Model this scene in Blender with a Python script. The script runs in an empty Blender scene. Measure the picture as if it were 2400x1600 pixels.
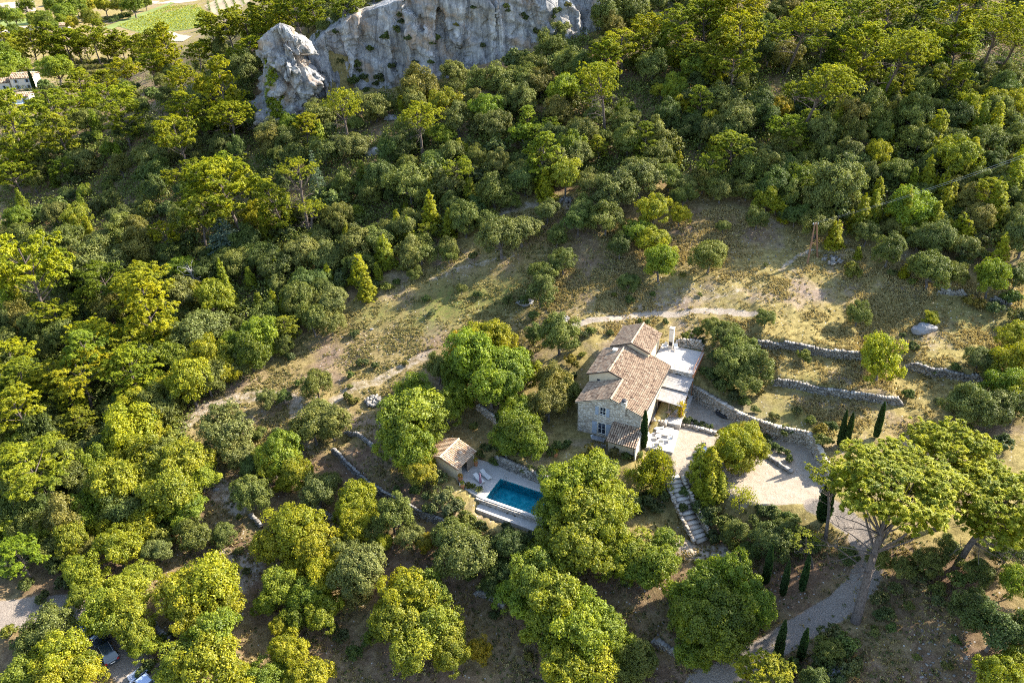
import bpy, math, random
import numpy as np

# ------------------------------------------------------------------ camera, world, sun, exposure
sc = bpy.context.scene
PITCH = math.radians(32.0); ROLL = 0.04; FPX = 1867.0; CAMH = 71.0
_R0 = np.array([1, 0, 0.0]); _U0 = np.array([0, math.sin(PITCH), math.cos(PITCH)]); FW = np.array([0, math.cos(PITCH), -math.sin(PITCH)])
RT = math.cos(ROLL) * _R0 - math.sin(ROLL) * _U0
UPV = math.sin(ROLL) * _R0 + math.cos(ROLL) * _U0
RT /= np.linalg.norm(RT); UPV /= np.linalg.norm(UPV)
CAM = np.array([0, 0, CAMH])
from mathutils import Matrix, Vector
cd = bpy.data.cameras.new('camera'); cam = bpy.data.objects.new('camera', cd); sc.collection.objects.link(cam)
cd.sensor_width = 36; cd.lens = FPX / 2400 * 36; cd.clip_start = 0.5; cd.clip_end = 6000
cam.matrix_world = Matrix(((RT[0], UPV[0], -FW[0], 0), (RT[1], UPV[1], -FW[1], 0), (RT[2], UPV[2], -FW[2], CAMH), (0, 0, 0, 1)))
sc.camera = cam
SUN_EL = math.radians(34); SUN_AZ = math.radians(22)      # azimuth from +X towards +Y
SD = np.array([math.cos(SUN_EL) * math.cos(SUN_AZ), math.cos(SUN_EL) * math.sin(SUN_AZ), math.sin(SUN_EL)])
wd = bpy.data.worlds.new('World'); sc.world = wd; wd.use_nodes = True
wn = wd.node_tree.nodes; wn.clear()
wo = wn.new('ShaderNodeOutputWorld'); wb = wn.new('ShaderNodeBackground'); ws = wn.new('ShaderNodeTexSky')
ws.sky_type = 'NISHITA'; ws.sun_disc = False; ws.sun_elevation = SUN_EL; ws.sun_rotation = math.pi / 2 - SUN_AZ
wb.inputs[1].default_value = 0.15
wd.node_tree.links.new(ws.outputs[0], wb.inputs[0]); wd.node_tree.links.new(wb.outputs[0], wo.inputs[0])
sl = bpy.data.lights.new('sun', 'SUN'); so = bpy.data.objects.new('sun', sl); sc.collection.objects.link(so)
sl.energy = 5.0; sl.angle = math.radians(0.5); sl.color = (1.0, 0.93, 0.80)
so.rotation_euler = Vector((-SD[0], -SD[1], -SD[2])).to_track_quat('-Z', 'Y').to_euler()
sc.view_settings.view_transform = 'Standard'; sc.view_settings.look = 'None'
sc.view_settings.exposure = 1.72; sc.view_settings.gamma = 1.0
sc.cycles.filter_width = 1.0; sc.cycles.use_denoising = False
sc.cycles.max_bounces = 6; sc.cycles.diffuse_bounces = 3; sc.cycles.transmission_bounces = 4; sc.cycles.transparent_max_bounces = 4

rng = np.random.default_rng(7); random.seed(7)
COL = sc.collection

# ------------------------------------------------------------------ small helpers
def ray(px, py):
    return FW + (px - 1200) / FPX * RT + (800 - py) / FPX * UPV
def up(px, py, Z):
    d = ray(px, py); return CAM + d * (Z - CAMH) / d[2]
def proj(P):
    v = np.asarray(P, float) - CAM; z = v @ FW
    return 1200 + FPX * (v @ RT) / z, 800 - FPX * (v @ UPV) / z, z

def _h(ix, iy, iz, s):
    n = (ix * 374761393 + iy * 668265263 + iz * 2147483647 + s * 1274126177) & 0xffffffff
    n = ((n ^ (n >> 13)) * 1274126177) & 0xffffffff
    n = (n ^ (n >> 16)) & 0xffffffff
    return n / 4294967295.0
def vnoise(P, s=0):
    P = np.asarray(P, float); i = np.floor(P).astype(np.int64); f = P - i; f = f * f * (3 - 2 * f)
    r = 0
    for dx in (0, 1):
        for dy in (0, 1):
            for dz in (0, 1):
                w = (f[:, 0] if dx else 1 - f[:, 0]) * (f[:, 1] if dy else 1 - f[:, 1]) * (f[:, 2] if dz else 1 - f[:, 2])
                r = r + w * _h(i[:, 0] + dx, i[:, 1] + dy, i[:, 2] + dz, s)
    return r
def fbm(P, o=4, s=0):
    a = 0.5; r = 0; P = np.asarray(P, float)
    for k in range(o):
        r = r + a * vnoise(P * 2 ** k, s + k); a *= 0.5
    return r

def mesh_np(name, V, quads=None, tris=None, mats=(), attrs=None, smooth=False, mat_idx=None):
    """mesh from numpy arrays"""
    me = bpy.data.meshes.new(name)
    V = np.asarray(V, np.float32); me.vertices.add(len(V)); me.vertices.foreach_set('co', V.ravel())
    loops = []; starts = []; tot = 0; nf = 0
    if quads is not None and len(quads):
        q = np.asarray(quads, np.int32); loops.append(q.ravel()); starts.append(np.arange(len(q)) * 4 + tot); tot += q.size; nf += len(q)
    if tris is not None and len(tris):
        t = np.asarray(tris, np.int32); loops.append(t.ravel()); starts.append(np.arange(len(t)) * 3 + tot); tot += t.size; nf += len(t)
    L = np.concatenate(loops).astype(np.int32); S = np.concatenate(starts).astype(np.int32)
    me.loops.add(len(L)); me.loops.foreach_set('vertex_index', L)
    me.polygons.add(nf); me.polygons.foreach_set('loop_start', S)
    if mat_idx is not None: me.polygons.foreach_set('material_index', np.asarray(mat_idx, np.int32))
    if smooth: me.polygons.foreach_set('use_smooth', np.ones(nf, bool))
    me.update(calc_edges=True)
    for k, a in (attrs or {}).items():
        a = np.asarray(a, np.float32)
        if a.ndim == 1:
            at = me.attributes.new(k, 'FLOAT', 'POINT'); at.data.foreach_set('value', a)
        else:
            at = me.attributes.new(k, 'FLOAT_COLOR', 'POINT'); at.data.foreach_set('color', a.ravel())
    for m in mats: me.materials.append(m)
    return me

class MB:
    """collects simple shapes; build() links them as one mesh object"""
    def __init__(s): s.v = []; s.f = []; s.m = []
    def add(s, verts, faces, mi=0):
        b = len(s.v); s.v += [tuple(map(float, v)) for v in verts]; s.f += [tuple(i + b for i in f) for f in faces]; s.m += [mi] * len(faces)
    def box(s, lo, hi, mi=0):
        (a, b, c), (d, e, f) = lo, hi
        s.add([(a, b, c), (d, b, c), (d, e, c), (a, e, c), (a, b, f), (d, b, f), (d, e, f), (a, e, f)],
              [(0, 3, 2, 1), (4, 5, 6, 7), (0, 1, 5, 4), (1, 2, 6, 5), (2, 3, 7, 6), (3, 0, 4, 7)], mi)
    def prism(s, poly, z0, z1, mi=0):
        n = len(poly); zz0 = z0 if hasattr(z0, '__len__') else [z0] * n; zz1 = z1 if hasattr(z1, '__len__') else [z1] * n
        s.add([(x, y, zz0[i]) for i, (x, y) in enumerate(poly)] + [(x, y, zz1[i]) for i, (x, y) in enumerate(poly)],
              [tuple(range(n))[::-1], tuple(range(n, 2 * n))] + [(i, (i + 1) % n, n + (i + 1) % n, n + i) for i in range(n)], mi)
    def tube(s, pts, rad, n=6, mi=0, cap=True):
        pts = [np.array(p, float) for p in pts]
        if not hasattr(rad, '__len__'): rad = [rad] * len(pts)
        b = len(s.v); prev = None
        for i, p in enumerate(pts):
            d = (pts[min(i + 1, len(pts) - 1)] - pts[max(i - 1, 0)]); d = d / (np.linalg.norm(d) + 1e-9)
            a = np.array([0, 0, 1.0]) if abs(d[2]) < 0.9 else np.array([1.0, 0, 0])
            if prev is not None: a = prev
            x = np.cross(d, a); x /= np.linalg.norm(x) + 1e-9; y = np.cross(x, d); prev = y
            for k in range(n):
                t = 2 * math.pi * k / n; q = p + rad[i] * (math.cos(t) * x + math.sin(t) * y); s.v.append(tuple(q))
        for i in range(len(pts) - 1):
            for k in range(n):
                s.f.append((b + i * n + k, b + i * n + (k + 1) % n, b + (i + 1) * n + (k + 1) % n, b + (i + 1) * n + k)); s.m.append(mi)
        if cap:
            s.f.append(tuple(b + k for k in range(n))[::-1]); s.m.append(mi)
            e = b + (len(pts) - 1) * n; s.f.append(tuple(e + k for k in range(n))); s.m.append(mi)
    def mesh(s, name, mats):
        me = bpy.data.meshes.new(name); me.from_pydata(s.v, [], s.f)
        for m in (mats if isinstance(mats, (list, tuple)) else [mats]): me.materials.append(m)
        me.polygons.foreach_set('material_index', s.m); me.update(); return me
    def build(s, name, mats, parent=None, **kw):
        return link(name, s.mesh(name, mats), parent, **kw)

def link(name, me, parent=None, **kw):
    o = bpy.data.objects.new(name, me); COL.objects.link(o)
    if parent is not None: o.parent = parent
    for k, v in kw.items(): o[k] = v
    return o
def thing(name, label, cat, loc=(0, 0, 0), rz=0, group=None):
    o = bpy.data.objects.new(name, None); COL.objects.link(o); o.location = tuple(map(float, loc)); o.rotation_euler = (0, 0, rz)
    o.empty_display_size = 0.2
    o['label'] = label; o['category'] = cat
    if group: o['group'] = group
    return o
def bevel(o, w=0.02, seg=1):
    m = o.modifiers.new('bevel', 'BEVEL'); m.width = w; m.segments = seg; m.limit_method = 'ANGLE'; return o

# ------------------------------------------------------------------ materials
def M(name):
    m = bpy.data.materials.new(name); m.use_nodes = True; m.node_tree.nodes.clear(); return m
def N(m, t, **kw):
    n = m.node_tree.nodes.new(t)
    for k, v in kw.items():
        if k == 'i':
            for kk, vv in v.items(): n.inputs[kk].default_value = vv
        else: setattr(n, k, v)
    return n
def Lk(m, a, b): m.node_tree.links.new(a, b)
def ramp(m, fac, stops):
    r = N(m, 'ShaderNodeValToRGB'); e = r.color_ramp.elements
    while len(e) < len(stops): e.new(0.5)
    for i, (p, c) in enumerate(stops): e[i].position = p; e[i].color = (*c, 1)
    Lk(m, fac, r.inputs[0]); return r.outputs[0]
def noise(m, scale, detail=6, rough=0.6, vec=None, dist=0.0):
    n = N(m, 'ShaderNodeTexNoise', i={'Scale': scale, 'Detail': detail, 'Roughness': rough, 'Distortion': dist})
    if vec is not None: Lk(m, vec, n.inputs['Vector'])
    return n.outputs[0]
def mixc(m, fac, a, b, bt='MIX'):
    n = N(m, 'ShaderNodeMix', data_type='RGBA', blend_type=bt)
    if isinstance(fac, (int, float)): n.inputs[0].default_value = fac
    else: Lk(m, fac, n.inputs[0])
    for v, i in ((a, 6), (b, 7)):
        if isinstance(v, tuple): n.inputs[i].default_value = (*v, 1)
        else: Lk(m, v, n.inputs[i])
    return n.outputs[2]
def mth(m, op, a, b=0.0, c=None, clamp=False):
    n = N(m, 'ShaderNodeMath', operation=op, use_clamp=clamp)
    for i, v in enumerate((a, b, c)):
        if v is None: continue
        if isinstance(v, (int, float)): n.inputs[i].default_value = v
        else: Lk(m, v, n.inputs[i])
    return n.outputs[0]
def attr(m, name): return N(m, 'ShaderNodeAttribute', attribute_name=name)
def pos(m): return N(m, 'ShaderNodeNewGeometry').outputs['Position']
def objc(m): return N(m, 'ShaderNodeTexCoord').outputs['Object']
def finish(m, color, rough=0.8, spec=0.3, metal=0.0, bump=None, bstr=0.5, bdist=0.05, alpha=None, trans=0.0, coat=0.0):
    p = N(m, 'ShaderNodeBsdfPrincipled'); o = N(m, 'ShaderNodeOutputMaterial')
    if isinstance(color, tuple): p.inputs['Base Color'].default_value = (*color, 1)
    else: Lk(m, color, p.inputs['Base Color'])
    if isinstance(rough, (int, float)): p.inputs['Roughness'].default_value = rough
    else: Lk(m, rough, p.inputs['Roughness'])
    p.inputs['Specular IOR Level'].default_value = spec; p.inputs['Metallic'].default_value = metal
    p.inputs['Transmission Weight'].default_value = trans; p.inputs['Coat Weight'].default_value = coat
    if bump is not None:
        b = N(m, 'ShaderNodeBump', i={'Strength': bstr, 'Distance': bdist}); Lk(m, bump, b.inputs['Height']); Lk(m, b.outputs[0], p.inputs['Normal'])
    Lk(m, p.outputs[0], o.inputs[0]); return m
def plain(name, c, rough=0.7, metal=0.0, var=0.25, scale=3.0, spec=0.3, coat=0.0, bump=0.0):
    m = M(name); n = noise(m, scale, 5, vec=objc(m))
    k = ramp(m, n, [(0.25, tuple(x * (1 - var) for x in c)), (0.75, tuple(min(1, x * (1 + var * .6)) for x in c))])
    return finish(m, k, rough, spec, metal, n if bump else None, bump, 0.02, coat=coat)

def foliage(name, lo, mid, hi, tr=0.35, trc=(1.0, 1.05, 0.45), rough_spec=0.018):
    """leaf colour from the per leaf attribute 'v' times the colour of the single tree (object colour)"""
    m = M(name); a = attr(m, 'v').outputs['Fac']
    c = ramp(m, a, [(0.0, lo), (0.5, mid), (1.0, hi)])
    oc = N(m, 'ShaderNodeObjectInfo').outputs['Color']
    c = mixc(m, 1.0, c, oc, 'MULTIPLY')
    d = N(m, 'ShaderNodeBsdfDiffuse'); t = N(m, 'ShaderNodeBsdfTranslucent'); g = N(m, 'ShaderNodeBsdfGlossy', i={'Roughness': 0.55})
    g.inputs[0].default_value = (1, 1, 1, 1)
    Lk(m, c, d.inputs[0]); Lk(m, mixc(m, 1.0, c, trc, 'MULTIPLY'), t.inputs[0])
    x = N(m, 'ShaderNodeMixShader', i={0: tr}); Lk(m, d.outputs[0], x.inputs[1]); Lk(m, t.outputs[0], x.inputs[2])
    y = N(m, 'ShaderNodeMixShader', i={0: rough_spec}); Lk(m, x.outputs[0], y.inputs[1]); Lk(m, g.outputs[0], y.inputs[2])
    o = N(m, 'ShaderNodeOutputMaterial'); Lk(m, y.outputs[0], o.inputs[0]); return m

MT = {}
MT['pine'] = foliage('pine_needles', (.115, .155, .012), (.25, .275, .014), (.46, .44, .018), 0.42)
MT['oak'] = foliage('holm_oak_leaves', (.045, .060, .009), (.128, .146, .022), (.26, .265, .048), 0.30, (1.0, 1.05, .6))
MT['decid'] = foliage('broad_leaves', (.090, .125, .010), (.225, .245, .013), (.44, .405, .016), 0.42)
MT['cypress'] = foliage('cypress_foliage', (.022, .045, .014), (.038, .070, .020), (.06, .10, .028), 0.2)
MT['cedar'] = foliage('cedar_needles', (.06, .085, .05), (.12, .15, .085), (.20, .24, .13), 0.25)
MT['herb'] = foliage('herb_leaves', (.06, .08, .02), (.12, .13, .03), (.22, .21, .05), 0.35)
MT['straw'] = foliage('dry_grass_blades', (.20, .155, .060), (.37, .29, .12), (.54, .45, .22), 0.3, (1, .95, .7))
def bark(name, lo, hi):
    m = M(name); n = noise(m, 6, 6, vec=objc(m)); c = ramp(m, n, [(0.3, lo), (0.7, hi)]); return finish(m, c, .9, .1, 0, n, .8, .1)
MT['bark'] = bark('grey_bark', (.07, .06, .055), (.20, .175, .16))
MT['pinebark'] = bark('pine_bark', (.05, .038, .03), (.17, .135, .115))
MT['deadwood'] = bark('dead_wood', (.22, .2, .19), (.42, .40, .38))

def rocky(name, cols, sc_=1.0, bstr=.8):
    m = M(name); P = pos(m)
    n1 = noise(m, .35 * sc_, 8, .65, P); n2 = noise(m, 3.5 * sc_, 8, .7, P)
    c = ramp(m, mth(m, 'ADD', mth(m, 'MULTIPLY', n1, .6), mth(m, 'MULTIPLY', n2, .4)), cols)
    return finish(m, c, .9, .15, 0, n2, bstr, .15)
def stonewall(name, lo, mid, hi):
    m = M(name); a = attr(m, 'v').outputs['Fac']; n = noise(m, 9, 6, .7, pos(m))
    c = ramp(m, mth(m, 'ADD', mth(m, 'MULTIPLY', a, .75), mth(m, 'MULTIPLY', n, .35)), [(.15, lo), (.55, mid), (.95, hi)])
    return finish(m, c, .92, .12, 0, n, .7, .04)
MT['drystone'] = stonewall('dry_stone', (.10, .09, .08), (.215, .195, .17), (.40, .37, .325))
MT['shadestone'] = stonewall('shaded_dry_stone', (.09, .08, .07), (.19, .175, .16), (.34, .32, .29))  # darker copy of the dry stone, wall shade put into its colour
MT['warmstone'] = stonewall('warm_stone', (.20, .165, .12), (.38, .32, .25), (.58, .52, .44))

def ground_mat():
    m = M('hillside_ground'); P = pos(m); k = attr(m, 'mask').outputs['Color']
    s = N(m, 'ShaderNodeSeparateColor'); Lk(m, k, s.inputs[0]); bare, grav, green = s.outputs; brown = attr(m, 'brown').outputs['Fac']
    n1 = noise(m, .12, 6, .65, P); n2 = noise(m, 1.1, 7, .7, P); n3 = noise(m, 7, 5, .75, P)
    grass = ramp(m, mth(m, 'ADD', mth(m, 'MULTIPLY', n2, .6), mth(m, 'MULTIPLY', n3, .4)),
                 [(.32, (.070, .056, .020)), (.46, (.185, .145, .052)), (.58, (.31, .245, .095)), (.74, (.44, .36, .17))])
    soil = ramp(m, mth(m, 'ADD', mth(m, 'MULTIPLY', n2, .5), mth(m, 'MULTIPLY', n3, .5)),
                [(.32, (.12, .085, .055)), (.55, (.27, .20, .145)), (.75, (.48, .40, .33))])
    c = mixc(m, ramp(m, n1, [(.50, (0, 0, 0)), (.66, (1, 1, 1))]), grass, soil)
    br = ramp(m, mth(m, 'ADD', mth(m, 'MULTIPLY', n2, .5), mth(m, 'MULTIPLY', n3, .5)), [(.32, (.055, .034, .020)), (.5, (.15, .095, .058)), (.62, (.24, .165, .11)), (.75, (.40, .31, .23))])
    c = mixc(m, mth(m, 'MULTIPLY', brown, mth(m, 'MULTIPLY_ADD', n1, 2.4, -.4), clamp=True), c, br)
    gr = ramp(m, n3, [(.3, (.055, .075, .018)), (.6, (.14, .155, .035)), (.8, (.24, .24, .08))])
    gm = mth(m, 'MULTIPLY', green, mth(m, 'MULTIPLY_ADD', n2, 3.0, -.8), clamp=True)
    c = mixc(m, gm, c, gr)
    wob = mth(m, 'SUBTRACT', mth(m, 'ADD', mth(m, 'MULTIPLY', n2, .7), mth(m, 'MULTIPLY', n3, .3)), .5)
    chalk = ramp(m, mth(m, 'ADD', mth(m, 'MULTIPLY', n2, .55), mth(m, 'MULTIPLY', n3, .45)), [(.3, (.22, .165, .11)), (.5, (.33, .27, .205)), (.7, (.42, .36, .29))])
    bm = mth(m, 'MULTIPLY_ADD', mth(m, 'ADD', bare, mth(m, 'MULTIPLY', wob, 1.3)), 4.0, -1.5, clamp=True)
    c = mixc(m, mth(m, 'MULTIPLY', bm, mth(m, 'GREATER_THAN', bare, .02)), c, chalk)
    gvc = ramp(m, n3, [(.3, (.13, .105, .085)), (.5, (.23, .19, .155)), (.7, (.34, .29, .24))])
    gvm = mth(m, 'MULTIPLY_ADD', mth(m, 'ADD', grav, mth(m, 'MULTIPLY', wob, .8)), 5.0, -2.0, clamp=True)
    c = mixc(m, mth(m, 'MULTIPLY', gvm, mth(m, 'GREATER_THAN', grav, .02)), c, gvc)
    # scattered pale stones
    v = N(m, 'ShaderNodeTexVoronoi', feature='F1', i={'Scale': 2.2}); Lk(m, P, v.inputs['Vector'])
    st = mth(m, 'MULTIPLY', mth(m, 'LESS_THAN', v.outputs['Distance'], .20), mth(m, 'GREATER_THAN', N_sep(m, v.outputs['Color']), .88))
    c = mixc(m, mth(m, 'MULTIPLY', st, mth(m, 'SUBTRACT', 1.0, grav)), c, (.42, .38, .33))
    return finish(m, c, .95, .08, 0, mth(m, 'ADD', n2, mth(m, 'MULTIPLY', n3, .5)), .6, .25)
def N_sep(m, col):
    s = N(m, 'ShaderNodeSeparateColor'); Lk(m, col, s.inputs[0]); return s.outputs[0]
MT['ground'] = ground_mat()

def cliff_mat():
    m = M('limestone_cliff'); P = pos(m)
    mp = N(m, 'ShaderNodeMapping', i={'Scale': (1, 1, .16)}); Lk(m, P, mp.inputs[0])
    streak = noise(m, .55, 7, .62, mp.outputs[0], 0.4); n1 = noise(m, .16, 7, .6, P); n2 = noise(m, 1.6, 9, .7, P)
    c = ramp(m, mth(m, 'ADD', mth(m, 'MULTIPLY', streak, .65), mth(m, 'MULTIPLY', n2, .35)),
             [(.36, (.09, .09, .09)), (.46, (.20, .195, .19)), (.55, (.31, .30, .285)), (.66, (.56, .54, .50))])
    och = ramp(m, n1, [(.53, (0, 0, 0)), (.64, (1, 1, 1))])
    c = mixc(m, mth(m, 'MULTIPLY', N_sep(m, och), .6), c, (.34, .22, .12))
    w = mth(m, 'MULTIPLY_ADD', noise(m, .23, 5, .6, P), 6.0, -3.6, clamp=True)
    c = mixc(m, mth(m, 'MULTIPLY', w, .6), c, (.50, .48, .45))
    v = N(m, 'ShaderNodeTexVoronoi', feature='DISTANCE_TO_EDGE', i={'Scale': .33, 'Randomness': 1.0}); Lk(m, mp.outputs[0], v.inputs['Vector'])
    cr = mth(m, 'MULTIPLY_ADD', v.outputs[0], -26.0, 1.0, clamp=True)
    c = mixc(m, mth(m, 'MULTIPLY', cr, .45), c, (.05, .05, .05))
    return finish(m, c, .9, .15, 0, mth(m, 'ADD', n2, mth(m, 'MULTIPLY', cr, -.4)), .65, .3)
MT['cliff'] = cliff_mat()
MT['rock'] = rocky('pale_rock', [(.3, (.12, .12, .115)), (.5, (.25, .24, .235)), (.7, (.42, .41, .39))])

def rooftile_mat(name, stops):
    m = M(name); a = attr(m, 'v').outputs['Fac']; n = noise(m, 1.3, 5, .65, pos(m)); n3 = noise(m, 22, 4, .6, pos(m))
    x = mth(m, 'ADD', mth(m, 'MULTIPLY', a, .62), mth(m, 'ADD', mth(m, 'MULTIPLY', n, .35), mth(m, 'MULTIPLY', n3, .12)))
    return finish(m, ramp(m, x, stops), .9, .12, 0, n3, .3, .02)
MT['tile'] = rooftile_mat('weathered_clay_tiles', [(.15, (.05, .036, .03)), (.38, (.19, .125, .085)), (.55, (.33, .23, .155)), (.72, (.42, .315, .215)), (.92, (.50, .41, .31))])
MT['tilehut'] = rooftile_mat('pale_clay_tiles', [(.2, (.24, .12, .065)), (.45, (.42, .27, .165)), (.75, (.55, .42, .29)), (.95, (.62, .51, .39))])
def masonry():
    m = M('rubble_masonry'); P = objc(m)
    mp = N(m, 'ShaderNodeMapping', i={'Scale': (2.6, 2.6, 5.2)}); Lk(m, P, mp.inputs[0])
    v = N(m, 'ShaderNodeTexVoronoi', feature='F1', i={'Scale': 1.0, 'Randomness': .85}); Lk(m, mp.outputs[0], v.inputs['Vector'])
    e = N(m, 'ShaderNodeTexVoronoi', feature='DISTANCE_TO_EDGE', i={'Scale': 1.0, 'Randomness': .85}); Lk(m, mp.outputs[0], e.inputs['Vector'])
    n = noise(m, 8, 6, .7, P); n1 = noise(m, .7, 4, .6, P)
    c = ramp(m, mth(m, 'ADD', mth(m, 'MULTIPLY', N_sep(m, v.outputs['Color']), .45), mth(m, 'ADD', mth(m, 'MULTIPLY', n, .3), mth(m, 'MULTIPLY', n1, .35))),
             [(.25, (.24, .20, .155)), (.5, (.44, .38, .31)), (.78, (.62, .56, .48))])
    mo = mth(m, 'MULTIPLY_ADD', e.outputs[0], -9.0, 1.0, clamp=True)
    c = mixc(m, mth(m, 'MULTIPLY', mo, .6), c, (.30, .25, .20))
    return finish(m, c, .93, .1, 0, mth(m, 'SUBTRACT', mth(m, 'MULTIPLY', n, .4), mo), .8, .05)
MT['masonry'] = masonry()
MT['plaster'] = plain('cream_plaster', (.50, .41, .28), .9, var=.18, scale=1.4, bump=.2)
MT['cream'] = plain('pale_render', (.62, .55, .45), .9, var=.12, scale=1.2)
MT['flag'] = plain('white_stone_paving', (.46, .42, .37), .85, var=.16, scale=2.2, bump=.2)
MT['coping'] = plain('pool_coping_stone', (.50, .46, .41), .8, var=.12, scale=3)
MT['shutter'] = plain('grey_blue_shutter_paint', (.30, .34, .40), .6, var=.1)
MT['frame'] = plain('white_window_frame', (.66, .65, .62), .5, var=.05)
MT['white'] = plain('white_paint', (.62, .62, .60), .5, var=.06)
MT['fabric'] = plain('off_white_canvas', (.58, .55, .50), .9, var=.08)
MT['metal'] = plain('galvanised_metal', (.42, .43, .45), .35, metal=.8, var=.15)
MT['darkmetal'] = plain('dark_iron', (.05, .05, .055), .5, metal=.4, var=.2)
MT['rust'] = plain('rusty_orange_steel', (.34, .15, .07), .7, var=.3, scale=5)
MT['wood'] = plain('weathered_wood', (.30, .22, .15), .8, var=.3, scale=5)
MT['pole'] = plain('brown_treated_pole', (.22, .12, .07), .8, var=.3, scale=4)
MT['terracotta'] = plain('terracotta', (.48, .20, .09), .8, var=.2)
MT['purple'] = plain('plum_parasol_cloth', (.20, .12, .17), .9, var=.2)
MT['black'] = plain('black_plastic_and_voids', (.02, .02, .022), .6, var=.1)
MT['rubber'] = plain('tyre_rubber', (.025, .025, .025), .9, var=.1)
MT['carblack'] = plain('dark_blue_black_car_paint', (.012, .022, .035), .25, var=.05, spec=.5, coat=1.0)
MT['carsilver'] = plain('silver_blue_car_paint', (.35, .42, .52), .3, metal=.5, var=.04, coat=1.0)
MT['carwhite'] = plain('pale_blue_car_paint', (.40, .47, .62), .3, metal=.4, var=.04, coat=1.0)
MT['tail'] = plain('red_tail_lamp', (.35, .02, .02), .3, var=.05)
g = M('dark_glass'); finish(g, (.012, .02, .035), .06, .8); MT['glass'] = g
def reed():
    m = M('reed_canopy'); P = objc(m)
    w = N(m, 'ShaderNodeTexWave', wave_type='BANDS', bands_direction='X', i={'Scale': 9.0, 'Distortion': 1.5, 'Detail': 3}); Lk(m, P, w.inputs[0])
    n = noise(m, 1.6, 6, .65, P)
    return finish(m, ramp(m, mth(m, 'ADD', mth(m, 'MULTIPLY', w.outputs[1], .3), mth(m, 'MULTIPLY', n, .7)), [(.25, (.20, .17, .15)), (.5, (.34, .31, .28)), (.75, (.47, .44, .41))]), .95, .1, 0, w.outputs[1], .5, .03)
MT['reed'] = reed()
def water():
    m = M('pool_water'); n = noise(m, 2.2, 5, .6, pos(m), .6)
    b = N(m, 'ShaderNodeBump', i={'Strength': .5, 'Distance': .08}); Lk(m, n, b.inputs['Height'])
    g = N(m, 'ShaderNodeBsdfGlass', i={'IOR': 1.33, 'Roughness': .0}); g.inputs[0].default_value = (.80, .97, 1.0, 1); Lk(m, b.outputs[0], g.inputs['Normal'])
    t = N(m, 'ShaderNodeBsdfTransparent'); t.inputs[0].default_value = (.55, .90, .97, 1)
    gl = N(m, 'ShaderNodeBsdfGlossy', i={'Roughness': .03}); Lk(m, b.outputs[0], gl.inputs['Normal'])
    fr = N(m, 'ShaderNodeFresnel', i={'IOR': 1.33}); Lk(m, b.outputs[0], fr.inputs['Normal'])
    x = N(m, 'ShaderNodeMixShader'); Lk(m, fr.outputs[0], x.inputs[0]); Lk(m, t.outputs[0], x.inputs[1]); Lk(m, gl.outputs[0], x.inputs[2])
    o = N(m, 'ShaderNodeOutputMaterial'); Lk(m, x.outputs[0], o.inputs[0]); return m
MT['water'] = water()
def liner():
    m = M('pool_liner'); v = N(m, 'ShaderNodeTexVoronoi', feature='SMOOTH_F1', i={'Scale': 1.6, 'Smoothness': .6}); Lk(m, pos(m), v.inputs['Vector'])
    return finish(m, ramp(m, v.outputs['Distance'], [(.1, (.012, .27, .32)), (.5, (.02, .34, .38)), (.8, (.08, .46, .48))]), .6, .3)
MT['liner'] = liner()

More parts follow.
